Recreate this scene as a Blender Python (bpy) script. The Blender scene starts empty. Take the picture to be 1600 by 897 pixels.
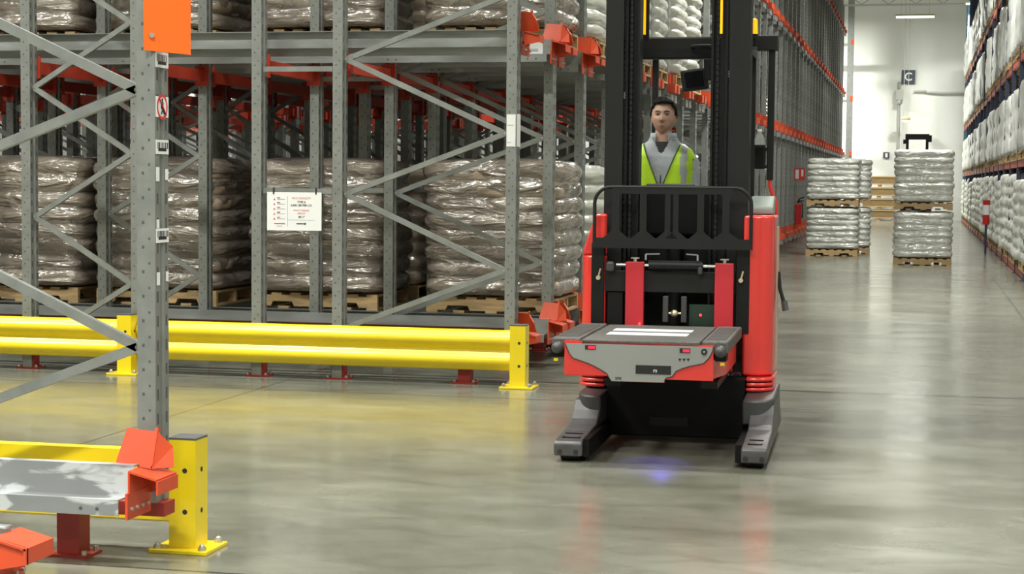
import bpy, bmesh, math, random
from mathutils import Vector, Matrix, noise
R = random.Random(7)
PI = math.pi
sc = bpy.context.scene
COL = sc.collection
X, Y, Z = Vector((1, 0, 0)), Vector((0, 1, 0)), Vector((0, 0, 1))

# ------------------------------------------------------------------ helpers
class MB:
    """collects shapes for ONE mesh"""
    def __init__(s):
        s.bm = bmesh.new(); s.mi = 0
    def m(s, i):
        s.mi = i; return s
    def _new(s, verts, faces):
        vs = [s.bm.verts.new(v) for v in verts]
        for f in faces:
            try:
                fc = s.bm.faces.new([vs[i] for i in f]); fc.material_index = s.mi
            except ValueError:
                pass
        return vs
    def box(s, x0, x1, y0, y1, z0, z1, M=None):
        v = [Vector(p) for p in ((x0, y0, z0), (x1, y0, z0), (x1, y1, z0), (x0, y1, z0), (x0, y0, z1), (x1, y0, z1), (x1, y1, z1), (x0, y1, z1))]
        if M: v = [M @ p for p in v]
        s._new(v, ((0, 3, 2, 1), (4, 5, 6, 7), (0, 1, 5, 4), (1, 2, 6, 5), (2, 3, 7, 6), (3, 0, 4, 7)))
        return s
    def cb(s, c, sz, M=None):
        return s.box(c[0] - sz[0] / 2, c[0] + sz[0] / 2, c[1] - sz[1] / 2, c[1] + sz[1] / 2, c[2] - sz[2] / 2, c[2] + sz[2] / 2, M)
    def bar(s, p, q, w, h, up=Z):
        p, q = Vector(p), Vector(q)
        d = (q - p).normalized()
        a = d.cross(Vector(up))
        if a.length < 1e-4: a = d.cross(X)
        a.normalize(); b = a.cross(d).normalized()
        v = []
        for o in (p, q):
            for i, j in ((-1, -1), (1, -1), (1, 1), (-1, 1)):
                v.append(o + a * (i * w / 2) + b * (j * h / 2))
        s._new(v, ((0, 1, 2, 3), (7, 6, 5, 4), (0, 4, 5, 1), (1, 5, 6, 2), (2, 6, 7, 3), (3, 7, 4, 0)))
        return s
    def cyl(s, p, q, r0, r1=None, seg=16, caps=True):
        p, q = Vector(p), Vector(q)
        r1 = r0 if r1 is None else r1
        d = (q - p).normalized()
        a = d.cross(Z)
        if a.length < 1e-3: a = d.cross(X)
        a.normalize(); b = d.cross(a)
        v = []
        for o, r in ((p, r0), (q, r1)):
            for k in range(seg):
                t = 2 * PI * k / seg
                v.append(o + a * (r * math.cos(t)) + b * (r * math.sin(t)))
        f = [(k, (k + 1) % seg, seg + (k + 1) % seg, seg + k) for k in range(seg)]
        if caps: f += [tuple(range(seg))[::-1], tuple(range(seg, 2 * seg))]
        s._new(v, f); return s
    def tube(s, pts, r, seg=8):
        pts = [Vector(p) for p in pts]
        v, n = [], len(pts)
        ref = None
        for i, p in enumerate(pts):
            d = (pts[min(i + 1, n - 1)] - pts[max(i - 1, 0)]).normalized()
            if ref is None:
                ref = d.cross(Z)
                if ref.length < 1e-2: ref = d.cross(X)
            a = (ref - d * ref.dot(d)).normalized(); ref = a
            b = d.cross(a)
            rr = r[i] if isinstance(r, (list, tuple)) else r
            for k in range(seg):
                t = 2 * PI * k / seg
                v.append(p + a * (rr * math.cos(t)) + b * (rr * math.sin(t)))
        f = []
        for i in range(n - 1):
            for k in range(seg):
                f.append((i * seg + k, i * seg + (k + 1) % seg, (i + 1) * seg + (k + 1) % seg, (i + 1) * seg + k))
        f += [tuple(range(seg))[::-1], tuple(range((n - 1) * seg, n * seg))]
        s._new(v, f); return s
    def prism(s, poly, axis, a, b):
        """poly = 2D points; axis 0 -> (y,z), 1 -> (x,z), 2 -> (x,y)"""
        def P(t, p):
            return (t, p[0], p[1]) if axis == 0 else (p[0], t, p[1]) if axis == 1 else (p[0], p[1], t)
        n = len(poly)
        v = [P(a, p) for p in poly] + [P(b, p) for p in poly]
        f = [tuple(range(n)), tuple(range(n, 2 * n))[::-1]] + [(k, n + k, n + (k + 1) % n, (k + 1) % n) for k in range(n)]
        s._new(v, f); return s
    def plate(s, quad, t):
        """quad of 4 points with thickness t along its normal"""
        q = [Vector(p) for p in quad]
        n = (q[1] - q[0]).cross(q[2] - q[0]).normalized() * t
        v = q + [p + n for p in q]
        s._new(v, ((3, 2, 1, 0), (4, 5, 6, 7), (0, 1, 5, 4), (1, 2, 6, 5), (2, 3, 7, 6), (3, 0, 4, 7)))
        return s
    def ball(s, c, rx, ry=None, rz=None, seg=16, ring=10):
        ry = rx if ry is None else ry; rz = rx if rz is None else rz
        c = Vector(c); v = [c + Vector((0, 0, rz))]
        for i in range(1, ring):
            t = PI * i / ring
            for k in range(seg):
                u = 2 * PI * k / seg
                v.append(c + Vector((rx * math.sin(t) * math.cos(u), ry * math.sin(t) * math.sin(u), rz * math.cos(t))))
        v.append(c - Vector((0, 0, rz)))
        f = [(0, 1 + k, 1 + (k + 1) % seg) for k in range(seg)]
        for i in range(ring - 2):
            for k in range(seg):
                a = 1 + i * seg
                f.append((a + k, a + seg + k, a + seg + (k + 1) % seg, a + (k + 1) % seg))
        a = 1 + (ring - 2) * seg; e = len(v) - 1
        f += [(a + k, e, a + (k + 1) % seg) for k in range(seg)]
        s._new(v, f); return s
    def mesh(s, name, mats, smooth=None):
        bmesh.ops.recalc_face_normals(s.bm, faces=s.bm.faces[:])
        me = bpy.data.meshes.new(name)
        s.bm.to_mesh(me); s.bm.free()
        for m in (mats if isinstance(mats, (list, tuple)) else [mats]): me.materials.append(m)
        if smooth is not None:
            for p in me.polygons: p.use_smooth = True
            if smooth < 179: me.set_sharp_from_angle(angle=math.radians(smooth))
        return me
    def build(s, name, mats, parent=None, smooth=None, bevel=0, loc=None):
        o = link(name, s.mesh(name, mats, smooth), parent, loc)
        if bevel:
            b = o.modifiers.new('b', 'BEVEL'); b.width = bevel; b.segments = 2; b.limit_method = 'ANGLE'; b.angle_limit = math.radians(40)
        return o

def link(name, me, parent=None, loc=None, rz=0):
    o = bpy.data.objects.new(name, me); COL.objects.link(o)
    if parent: o.parent = parent
    if loc: o.location = loc
    if rz: o.rotation_euler.z = rz
    return o
def tag(o, label, cat, group=None, kind=None):
    o['label'] = label; o['category'] = cat
    if group: o['group'] = group
    if kind: o['kind'] = kind
    return o
def thing(name, label, cat, loc=(0, 0, 0), rz=0, group=None):
    o = bpy.data.objects.new(name, None); COL.objects.link(o)
    o.location = loc; o.rotation_euler.z = rz; o.empty_display_size = .1
    return tag(o, label, cat, group)
def struct(o):
    o['kind'] = 'structure'; return o
def dup(root, loc, rz=None, label=None, group=None):
    r = root.copy(); COL.objects.link(r); r.location = loc
    if rz is not None: r.rotation_euler.z = rz
    if label: r['label'] = label
    if group: r['group'] = group
    for ch in list(root.children):
        c = ch.copy(); COL.objects.link(c); c.parent = r
        for g in list(ch.children):
            d = g.copy(); COL.objects.link(d); d.parent = c
    return r

# ------------------------------------------------------------------ materials
def mat(name, col, rough=.5, metal=0., spec=.5, coat=0., var=0., vscale=6., rvar=0., bump=0., bscale=40., stretch=(1, 1, 1), col2=None, emit=None, estr=0., rand=0.):
    m = bpy.data.materials.new(name); m.use_nodes = True
    nt = m.node_tree; b = nt.nodes['Principled BSDF']
    b.inputs['Roughness'].default_value = rough
    b.inputs['Metallic'].default_value = metal
    b.inputs['Specular IOR Level'].default_value = spec
    b.inputs['Coat Weight'].default_value = coat
    b.inputs['Coat Roughness'].default_value = .2 if coat >= .4 else .12
    if name.endswith('goods'): b.inputs['Coat IOR'].default_value = 2.0
    c = (*col, 1)
    b.inputs['Base Color'].default_value = c
    if emit: b.inputs['Emission Color'].default_value = (*emit, 1); b.inputs['Emission Strength'].default_value = estr
    if var or rvar or bump:
        tc = nt.nodes.new('ShaderNodeTexCoord'); mp = nt.nodes.new('ShaderNodeMapping')
        mp.inputs['Scale'].default_value = stretch
        nt.links.new(tc.outputs['Object'], mp.inputs['Vector'])
    if var:
        n = nt.nodes.new('ShaderNodeTexNoise'); n.inputs['Scale'].default_value = vscale; n.inputs['Detail'].default_value = 5
        nt.links.new(mp.outputs[0], n.inputs['Vector'])
        r = nt.nodes.new('ShaderNodeValToRGB')
        r.color_ramp.elements[0].position = .3; r.color_ramp.elements[1].position = .7
        c2 = col2 or tuple(max(0, x * (1 - var)) for x in col)
        r.color_ramp.elements[0].color = (*c2, 1); r.color_ramp.elements[1].color = c
        nt.links.new(n.outputs['Fac'], r.inputs[0]); out = r.outputs[0]
        if rand:
            oi = nt.nodes.new('ShaderNodeObjectInfo'); hs = nt.nodes.new('ShaderNodeHueSaturation')
            mr = nt.nodes.new('ShaderNodeMapRange'); mr.inputs[3].default_value = 1 - rand; mr.inputs[4].default_value = 1 + rand
            nt.links.new(oi.outputs['Random'], mr.inputs[0]); nt.links.new(mr.outputs[0], hs.inputs['Value'])
            nt.links.new(out, hs.inputs['Color']); out = hs.outputs[0]
        nt.links.new(out, b.inputs['Base Color'])
    if rvar:
        n = nt.nodes.new('ShaderNodeTexNoise'); n.inputs['Scale'].default_value = vscale * 1.7; n.inputs['Detail'].default_value = 4
        nt.links.new(mp.outputs[0], n.inputs['Vector'])
        mr = nt.nodes.new('ShaderNodeMapRange'); mr.inputs[1].default_value = .3; mr.inputs[2].default_value = .7
        mr.inputs[3].default_value = max(.03, rough - rvar); mr.inputs[4].default_value = rough + rvar
        nt.links.new(n.outputs['Fac'], mr.inputs[0]); nt.links.new(mr.outputs[0], b.inputs['Roughness'])
    if bump:
        n = nt.nodes.new('ShaderNodeTexNoise'); n.inputs['Scale'].default_value = bscale; n.inputs['Detail'].default_value = 3
        nt.links.new(mp.outputs[0], n.inputs['Vector'])
        bp = nt.nodes.new('ShaderNodeBump'); bp.inputs['Strength'].default_value = bump; bp.inputs['Distance'].default_value = .02
        nt.links.new(n.outputs['Fac'], bp.inputs['Height']); nt.links.new(bp.outputs[0], b.inputs['Normal'])
        if coat: nt.links.new(bp.outputs[0], b.inputs['Coat Normal'])
    return m

GALV = mat('galvanised_steel', (.30, .312, .298), .42, .45, var=.22, vscale=9, rvar=.08)
GALV_L = mat('bright_galvanised_rail', (.40, .415, .41), .38, .55, var=.30, vscale=5, rvar=.1, stretch=(.35, 1, 2))
SLOT = mat('slot_shadow_steel', (.075, .075, .075), .6)
ORANGE = mat('orange_rack_paint', (.64, .072, .022), .42, var=.12, vscale=10)
ORANGE_S = mat('orange_sign_plate', (.92, .15, .012), .35, var=.06, vscale=3)
RED_D = mat('dark_red_rack_paint', (.36, .028, .02), .5, var=.2, vscale=8)
MAROON = mat('maroon_beam', (.07, .014, .014), .55, var=.2)  # dark maroon tone of the first bottom rail
YELLOW = mat('yellow_guard_paint', (.83, .63, .012), .30, coat=.15, var=.06, vscale=4)
DARKCAP = mat('dark_grey_cap', (.09, .09, .095), .5)
BOLT = mat('zinc_bolt', (.55, .54, .50), .35, .8)
WHITE = mat('white_label', (.78, .78, .78), .5)
INK = mat('black_ink', (.02, .02, .022), .6)
INK_R = mat('red_ink', (.65, .04, .04), .5)
INK_G = mat('grey_ink', (.33, .33, .34), .6)
WOOD = mat('pallet_pine', (.50, .34, .17), .7, var=.35, vscale=5, stretch=(1, 8, 8), rand=.15)
WOOD_D = mat('brown_crate_board', (.24, .16, .065), .7, var=.3, vscale=4, stretch=(1, 1, 6))
SACK = mat('taupe_wrapped_sack', (.56, .43, .33), .3, coat=.9, var=.35, vscale=7, bump=.55, bscale=7, stretch=(.8, .8, 3.2), rand=.12)
SACK_W = mat('white_wrapped_sack', (.66, .67, .62), .28, coat=.5, var=.12, vscale=6, bump=.5, bscale=8, stretch=(.8, .8, 3), rand=.06)
BALE_W = mat('white_stretch_wrapped_goods', (.74, .75, .72), .30, coat=.4, var=.16, vscale=4, bump=.6, bscale=6, stretch=(2, 2, .6), rand=.08)
BALE_T = mat('taupe_stretch_wrapped_goods', (.48, .39, .31), .24, coat=.7, var=.25, vscale=6, bump=.6, bscale=6, stretch=(.8, .8, 3), rand=.1)
BALE_P = mat('pale_stretch_wrapped_goods', (.62, .62, .56), .28, coat=.5, var=.12, vscale=6, bump=.5, bscale=8, stretch=(.8, .8, 3), rand=.06)
NAVY = mat('navy_rack_paint', (.022, .034, .07), .5)
BLUE = mat('steel_blue_rack_paint', (.10, .20, .30), .5)
BEAM_R = mat('rust_orange_beam_paint', (.42, .075, .045), .5, var=.15)
BLACK = mat('black_truck_paint', (.004, .004, .0045), .5, spec=.2, var=.2, vscale=3)
BLACK_M = mat('mast_charcoal_paint', (.012, .012, .0125), .5, spec=.3, var=.12, vscale=3)
BLACK_S = mat('satin_black_steel', (.006, .006, .0065), .42, spec=.3)
RUBBER = mat('black_rubber', (.012, .012, .012), .75)
REDT = mat('truck_red_gloss', (.70, .035, .028), .25, coat=.5)
REDF = mat('fork_red_paint', (.52, .022, .035), .40)
GREYT = mat('truck_grey_cover', (.055, .055, .058), .42, var=.12, vscale=5)
LEGM = mat('scuffed_leg_grey', (.095, .09, .095), .42, var=.35, vscale=9, rvar=.1)
GREYP = mat('shuttle_grey_panel', (.29, .295, .29), .45, var=.04, vscale=3)
DECK = mat('dark_deck_tread', (.115, .11, .105), .55, var=.3, vscale=30, bump=.3, bscale=90)
CHROME = mat('chrome_rod', (.75, .75, .74), .15, 1.)
BRASS = mat('brass_fitting', (.75, .66, .45), .3, .8)
GREENB = mat('dark_green_plate', (.012, .035, .02), .35)
PADGREY = mat('console_pad_grey', (.30, .34, .32), .5)
AMBER = mat('amber_lens', (.95, .42, .01), .3, emit=(1, .45, .0), estr=1.3)
LED = mat('red_led', (1, .05, .05), .3, emit=(1, .03, .03), estr=6)
DISP = mat('red_display_digits', (.8, .02, .05), .3, emit=(1, .02, .06), estr=1.0)
GLOSSK = mat('gloss_black_window', (.006, .006, .008), .12, coat=.5)
SKIN = mat('skin', (.56, .33, .245), .5, var=.10, vscale=14)
LIP = mat('lip_skin', (.42, .19, .155), .5)
HAIR = mat('dark_brown_hair', (.009, .006, .005), .6, spec=.25, bump=.5, bscale=60)
EYE = mat('eye_dark', (.03, .02, .018), .3)
EYEW = mat('brow_shaded_eye_white', (.30, .26, .24), .3)  # white toned down to hold the brow's shade
HOOD = mat('heather_grey_fleece', (.36, .37, .40), .85, var=.15, vscale=40)
TEE = mat('black_tee', (.02, .02, .022), .85)
VEST = mat('hi_vis_lime_fabric', (.50, .78, .018), .6, var=.12, vscale=10)
REFL = mat('reflective_silver_tape', (.36, .38, .39), .35)
PIPING = mat('dark_piping', (.06, .08, .07), .7)
TROU = mat('dark_trousers', (.02, .022, .03), .85)
LAMPW = mat('lamp_diffuser', (1, 1, .9), .5, emit=(1., .97, .82), estr=5)
LAMPH = mat('lamp_housing', (.55, .52, .3), .5)
WALLM = mat('white_wall_panel', (.80, .81, .785), .5, var=.05, vscale=.35)
CEILM = mat('ceiling_white_deck', (.70, .70, .66), .7)
JOIST = mat('joist_pale_steel', (.42, .42, .39), .55)
SIGN_D = mat('dark_sign_board', (.055, .07, .10), .5)
EXT = mat('extinguisher_red', (.50, .02, .02), .3)

def clear_mat(name, tint, gl=.08):
    m = bpy.data.materials.new(name); m.use_nodes = True; nt = m.node_tree; nt.nodes.clear()
    o = nt.nodes.new('ShaderNodeOutputMaterial'); mx = nt.nodes.new('ShaderNodeMixShader')
    t = nt.nodes.new('ShaderNodeBsdfTransparent'); t.inputs[0].default_value = (*tint, 1)
    p = nt.nodes.new('ShaderNodeBsdfPrincipled'); p.inputs['Base Color'].default_value = (.02, .02, .02, 1) if gl < .1 else (.6, .62, .62, 1); p.inputs['Roughness'].default_value = .12
    mx.inputs[0].default_value = gl
    nt.links.new(t.outputs[0], mx.inputs[1]); nt.links.new(p.outputs[0], mx.inputs[2]); nt.links.new(mx.outputs[0], o.inputs[0])
    return m
PANE = clear_mat('clear_polycarbonate', (.95, .96, .96), .03)
BOTTLE = clear_mat('clear_bottle_plastic', (.88, .91, .92), .35)

def film_mat(name, col, lo, hi, ior):
    m = bpy.data.materials.new(name); m.use_nodes = True; nt = m.node_tree
    b = nt.nodes['Principled BSDF']; o = nt.nodes['Material Output']
    b.inputs['Base Color'].default_value = (*col, 1); b.inputs['Roughness'].default_value = .27
    b.inputs['Specular IOR Level'].default_value = 1.0; 
    tc = nt.nodes.new('ShaderNodeTexCoord'); mp = nt.nodes.new('ShaderNodeMapping'); mp.inputs['Scale'].default_value = (.9, .9, 3.2)
    n = nt.nodes.new('ShaderNodeTexNoise'); n.inputs['Scale'].default_value = 3.2; n.inputs['Detail'].default_value = 3; n.inputs['Distortion'].default_value = .9
    nt.links.new(tc.outputs['Object'], mp.inputs[0]); nt.links.new(mp.outputs[0], n.inputs['Vector'])
    bp = nt.nodes.new('ShaderNodeBump'); bp.inputs['Strength'].default_value = .9; bp.inputs['Distance'].default_value = .09
    nt.links.new(n.outputs['Fac'], bp.inputs['Height']); nt.links.new(bp.outputs[0], b.inputs['Normal'])
    t = nt.nodes.new('ShaderNodeBsdfTransparent'); mx = nt.nodes.new('ShaderNodeMixShader')
    mr = nt.nodes.new('ShaderNodeMapRange'); mr.inputs[1].default_value = .35; mr.inputs[2].default_value = .7; mr.inputs[3].default_value = lo; mr.inputs[4].default_value = hi
    nt.links.new(n.outputs['Fac'], mr.inputs[0]); nt.links.new(mr.outputs[0], mx.inputs[0])
    nt.links.new(t.outputs[0], mx.inputs[1]); nt.links.new(b.outputs[0], mx.inputs[2])
    gl = nt.nodes.new('ShaderNodeBsdfGlossy'); gl.inputs['Roughness'].default_value = .2; gl.inputs['Color'].default_value = (1, 1, 1, 1)
    nt.links.new(bp.outputs[0], gl.inputs['Normal'])
    fr = nt.nodes.new('ShaderNodeFresnel'); fr.inputs['IOR'].default_value = ior     # several film layers
    m2 = nt.nodes.new('ShaderNodeMixShader'); nt.links.new(fr.outputs[0], m2.inputs[0])
    nt.links.new(mx.outputs[0], m2.inputs[1]); nt.links.new(gl.outputs[0], m2.inputs[2]); nt.links.new(m2.outputs[0], o.inputs[0])
    return m
FILM = film_mat('stretch_film', (.55, .465, .39), .35, .62, 2.1)
FILM_W = film_mat('white_stretch_film', (.80, .81, .75), .55, .8, 1.7)

def floor_mat():
    m = bpy.data.materials.new('polished_concrete'); m.use_nodes = True; nt = m.node_tree; N = nt.nodes; L = nt.links
    b = N['Principled BSDF']
    g = N.new('ShaderNodeNewGeometry'); sp = N.new('ShaderNodeSeparateXYZ'); L.new(g.outputs['Position'], sp.inputs[0])
    def tex(scale, det, st=(1, 1, 1), dist=0):
        mp = N.new('ShaderNodeMapping'); mp.inputs['Scale'].default_value = st; L.new(g.outputs['Position'], mp.inputs[0])
        n = N.new('ShaderNodeTexNoise'); n.inputs['Scale'].default_value = scale; n.inputs['Detail'].default_value = det; n.inputs['Distortion'].default_value = dist
        L.new(mp.outputs[0], n.inputs['Vector']); return n.outputs['Fac']
    r = N.new('ShaderNodeValToRGB'); r.color_ramp.elements[0].position = .32; r.color_ramp.elements[1].position = .68
    r.color_ramp.elements[0].color = (.142, .140, .112, 1); r.color_ramp.elements[1].color = (.222, .220, .182, 1)
    L.new(tex(.8, 7, (.8, 1.2, 1), .6), r.inputs[0])
    mx = N.new('ShaderNodeMix'); mx.data_type = 'RGBA'; mx.blend_type = 'MULTIPLY'; mx.inputs[0].default_value = 1
    r2 = N.new('ShaderNodeValToRGB'); r2.color_ramp.elements[0].position = .25; r2.color_ramp.elements[1].position = .6
    r2.color_ramp.elements[0].color = (.74, .74, .71, 1); r2.color_ramp.elements[1].color = (1, 1, 1, 1)
    L.new(tex(4, 8, (.8, 1.3, 1), .8), r2.inputs[0])
    L.new(r.outputs[0], mx.inputs[6]); L.new(r2.outputs[0], mx.inputs[7])
    # saw-cut joints and other dark floor lines
    def floor_line(sock, off, pitch, w):
        a = N.new('ShaderNodeMath'); a.operation = 'SUBTRACT'; a.inputs[1].default_value = off - pitch / 2; L.new(sock, a.inputs[0])
        f = N.new('ShaderNodeMath'); f.operation = 'FLOORED_MODULO'; f.inputs[1].default_value = pitch; L.new(a.outputs[0], f.inputs[0])
        c = N.new('ShaderNodeMath'); c.operation = 'COMPARE'; c.inputs[1].default_value = pitch / 2; c.inputs[2].default_value = w; L.new(f.outputs[0], c.inputs[0])
        return c.outputs[0]
    j = floor_line(sp.outputs['Y'], 12.53, 5.9, .012); j2 = floor_line(sp.outputs['X'], 1.2, 6.0, .008)
    j3 = floor_line(sp.outputs['Y'], 13.62, 1000, .035); j4 = floor_line(sp.outputs['Y'], 13.16, 1000, .012)  # two single dark lines across the floor at the rack foot
    def mxm(a, c):
        ad = N.new('ShaderNodeMath'); ad.operation = 'MAXIMUM'; L.new(a, ad.inputs[0]); L.new(c, ad.inputs[1]); return ad
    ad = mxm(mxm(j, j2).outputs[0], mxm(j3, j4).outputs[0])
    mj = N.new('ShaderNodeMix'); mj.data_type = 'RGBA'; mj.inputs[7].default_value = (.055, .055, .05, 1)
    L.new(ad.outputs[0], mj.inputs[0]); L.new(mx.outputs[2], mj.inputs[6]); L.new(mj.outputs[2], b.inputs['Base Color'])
    mr = N.new('ShaderNodeMapRange'); mr.inputs[1].default_value = .3; mr.inputs[2].default_value = .7; mr.inputs[3].default_value = .13; mr.inputs[4].default_value = .24
    L.new(tex(1.6, 6, (.8, 1.4, 1)), mr.inputs[0]); L.new(mr.outputs[0], b.inputs['Roughness'])
    b.inputs['Specular IOR Level'].default_value = .62
    bp = N.new('ShaderNodeBump'); bp.inputs['Strength'].default_value = .02; bp.inputs['Distance'].default_value = .02
    L.new(tex(3, 3), bp.inputs['Height']); L.new(bp.outputs[0], b.inputs['Normal'])
    return m
FLOORM = floor_mat()

# ------------------------------------------------------------------ room
XL, XR, YB, YF, ZC = -24., 9., 78.5, -14., 9.5
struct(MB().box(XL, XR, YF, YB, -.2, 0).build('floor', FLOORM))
struct(MB().box(XL, XR, YF, YB, ZC, ZC + .2).build('ceiling', CEILM))
struct(MB().box(XL, XR, YB, YB + .2, 0, ZC).build('wall_back', WALLM))
struct(MB().box(XL, XR, YF - .2, YF, 0, ZC).build('wall_front', WALLM))
struct(MB().box(XL - .2, XL, YF, YB, 0, ZC).build('wall_left', WALLM))
struct(MB().box(XR, XR + .2, YF, YB, 0, ZC).build('wall_right', WALLM))
def joist(y):
    b = MB()
    b.box(-18, XR, y - .05, y + .05, 9.36, 9.44).box(-18, XR, y - .05, y + .05, 8.93, 9.01)
    x, k = -18., 0
    while x < XR - .6:
        b.bar((x, y, 9.0), (x + .55, y, 9.38), .035, .035); b.bar((x + .55, y, 9.38), (x + 1.1, y, 9.0), .035, .035); x += 1.1
    return b
j0 = joist(0).mesh('ceiling_joist', JOIST)
for k, y in enumerate((76.5, 70.5, 64.5, 58.5)):
    tag(link('ceiling_joist', j0, loc=(0, y, 0)), 'pale open-web steel joist crossing under the ceiling near the back wall', 'joist', 'open-web joists under the ceiling')

# hanging strip lights
def strip_light(x, y, z, label, power, size=1.38, group='hanging strip lights', spread=140):
    t = thing('strip_light', label, 'ceiling light', (x, y, z), group=group)
    h = MB().prism([(-.09, .06), (.09, .06), (.17, 0), (-.17, 0)], 0, -size / 2, size / 2)
    h.build('housing', LAMPH, t)
    MB().box(-size / 2 + .02, size / 2 - .02, -.15, .15, -.05, -.004).build('diffuser', LAMPW, t)
    for s in (-1, 1): MB().cyl((s * .5, 0, .06), (s * .5, 0, ZC - z - .01), .006, seg=6).build('hanging_wire', JOIST, t)
    la = bpy.data.lights.new('strip_lamp', 'AREA'); la.shape = 'RECTANGLE'; la.size = size; la.size_y = .32; la.energy = power; la.color = (.985, 1., .91); la.spread = math.radians(spread)
    lo = bpy.data.objects.new('strip_lamp', la); COL.objects.link(lo); lo.parent = t; lo.location = (0, 0, -.06)
    return t
GL = 'strip lights hanging over the main aisle'
strip_light(-.36, 66.9, 7.62, 'lit strip light hanging before the back wall above the aisle', 420, group=None, spread=170)
for y, p, sp_ in ((56., 360, 150), (45.6, 380, 155), (35., 700, 148), (24.3, 1500, 162), (15.5, 420, 150), (7.5, 300, 140), (-.5, 420, 140), (-8, 420, 140)):
    strip_light(-.36, y, 7.62, 'lit strip light hanging high over the main aisle above the frame', p, group=GL, spread=sp_)
GL = 'strip lights hanging over the cross aisle'
for x, y, p in ((-4., 9.9, 420), (-7.5, 9.9, 480), (-11, 9.9, 480), (-15, 9.9, 420), (-20, 9.9, 420), (4.5, 9.9, 300), (4.5, 1, 420), (4.5, -7, 420), (-3.5, -6, 900), (-7, 1.0, 900), (-11, -4, 700), (-2.5, 2., 700)):
    strip_light(x, y, 7.62, 'lit strip light hanging high over the cross aisle above the frame', p, group=GL)
GL = 'added wall-wash lights by the back wall'  # unseen lamps added to brighten the back wall
for x, y, sp_ in ((-6., 74., 180), (-9, 75.2, 180), (2.2, 72.4, 150)):
    strip_light(x, y, 8.6, 'added wall-wash strip light hidden by the racks, brightening the back wall', 2000, group=GL, spread=sp_)

# ------------------------------------------------------------------ deep-lane rack (left)
PX, PD = .08, .13            # upright width along x, depth along y
def post_bm(h, z0=.0, slots=True):
    b = MB(); g = .011
    w, d = PX / 2, PD / 2
    poly = [(-w, -d), (w, -d), (w, -.02), (w - g, -.014), (w - g, .014), (w, .02), (w, d), (-w, d), (-w, .02), (-w + g, .014), (-w + g, -.014), (-w, -.02)]
    b.prism(poly, 2, z0, h)
    if slots:
        b.m(1)
        z = z0 + .12
        while z < h - .05:
            for s in (-1, 1):
                for yy in (-.042, .042):
                    b.box(s * w - .0012, s * w + .0012, yy - .007, yy + .007, z, z + .045)
            b.box(-.018, -.008, -d - .001, -d + .001, z + .02, z + .032)
            b.box(.010, .018, -d - .001, -d + .001, z + .055, z + .065)
            z += .1
    return b
HP = 8.35
POST = post_bm(HP).mesh('upright', [GALV, SLOT])
def foot_bm():
    b = MB(); b.box(-.095, .095, -.072, .072, 0, .012); b.prism([(-.05, -.05), (.05, -.05), (.05, .05), (-.05, .05)], 2, .012, .19)
    b.m(1)
    for s in (-1, 1):
        for t in (-1, 1): b.cyl((s * .075, t * .055, .012), (s * .075, t * .055, .03), .012, seg=8)
    return b
POSTA = post_bm(HP, .235).mesh('upright', [GALV, SLOT])
BASEB = MB().box(-.47, .07, -.055, .055, .19, .246).mesh('base_beam', RED_D)
FOOT = foot_bm().mesh('foot', [RED_D, BOLT])
def brace_mesh(xa, za, xb, zb):
    b = MB(); p, q = Vector((xa, 0, za)), Vector((xb, 0, zb)); d = (q - p).normalized(); n = Vector((-d.z, 0, d.x))
    y0 = -.028
    b.bar(p + Vector((0, y0, 0)), q + Vector((0, y0, 0)), .005, .040, n)
    b.bar(p + Vector((0, y0 + .015, 0)) + n * .0175, q + Vector((0, y0 + .015, 0)) + n * .0175, .030, .005, n)
    b.bar(p + Vector((0, y0 + .015, 0)) - n * .0175, q + Vector((0, y0 + .015, 0)) - n * .0175, .030, .005, n)
    b.m(1); b.cyl(p + Vector((0, y0 - .006, 0)), p + Vector((0, y0 + .02, 0)), .01, seg=8); b.cyl(q + Vector((0, y0 - .006, 0)), q + Vector((0, y0 + .02, 0)), .01, seg=8)
    return b.mesh('brace', [GALV, BOLT])
BR = {}
ZIG = lambda L: (.405, .475, .575) if L > 1.3 else (.19, .52, .53)
def braces(L):
    if L not in BR:
        a, c, out = .055 - L, -.055, []
        left, right = .42, .92
        left_side = True; z, s1, s2 = ZIG(L)
        while z < HP - .8:
            st = s1 if left_side else s2
            if left_side: out.append(brace_mesh(a, z, c, z + st))
            else: out.append(brace_mesh(c, z, a, z + st))
            left_side = not left_side; z += st
        BR[L] = out
    return BR[L]
def frame(x1, y, L, label, group=None, z=0):
    """upright frame: rear post at x1-L, aisle post at x1"""
    t = thing('braced_upright', label, 'rack frame', (x1, y, z), group=group)
    aisle = L > 1.3
    for x in (-L, 0):
        p = link('upright', POSTA if aisle and x == 0 else POST, t, (x, 0, .012))
        link('foot', FOOT, t, (-.36 if aisle and x == 0 else x, 0, 0))
    if aisle: link('base_beam', BASEB, t)
    for m in braces(L): link('brace', m, t)
    return t
def frame_far_mesh(L, slots):
    b = MB()
    for x in (-L, 0):
        w, d = PX / 2, PD / 2
        b.m(0).box(x - w, x + w, -d, d, .24 if x == 0 and L > 1.3 else .01, HP)
        if slots:
            b.m(1); z = .15
            while z < HP:
                for yy in (-.042, .042): b.box(x + w - .001, x + w + .0015, yy - .008, yy + .008, z, z + .05)
                z += .1
        b.m(2).box(x - .05 - (.36 if x == 0 and L > 1.3 else 0), x + .05 - (.36 if x == 0 and L > 1.3 else 0), -.055, .055, 0, .2)
        if x == 0 and L > 1.3: b.box(-.47, .07, -.05, .05, .19, .24)
    (z, s1, s2), s = ZIG(L), True
    while z < HP - .8:
        a, c = (-L, 0) if s else (0, -L); st = s1 if s else s2
        b.m(0).bar((a, -.02, z), (c, -.02, z + st), .03, .04); z += st; s = not s
    return b.mesh('braced_upright', [GALV, SLOT, RED_D])
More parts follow.
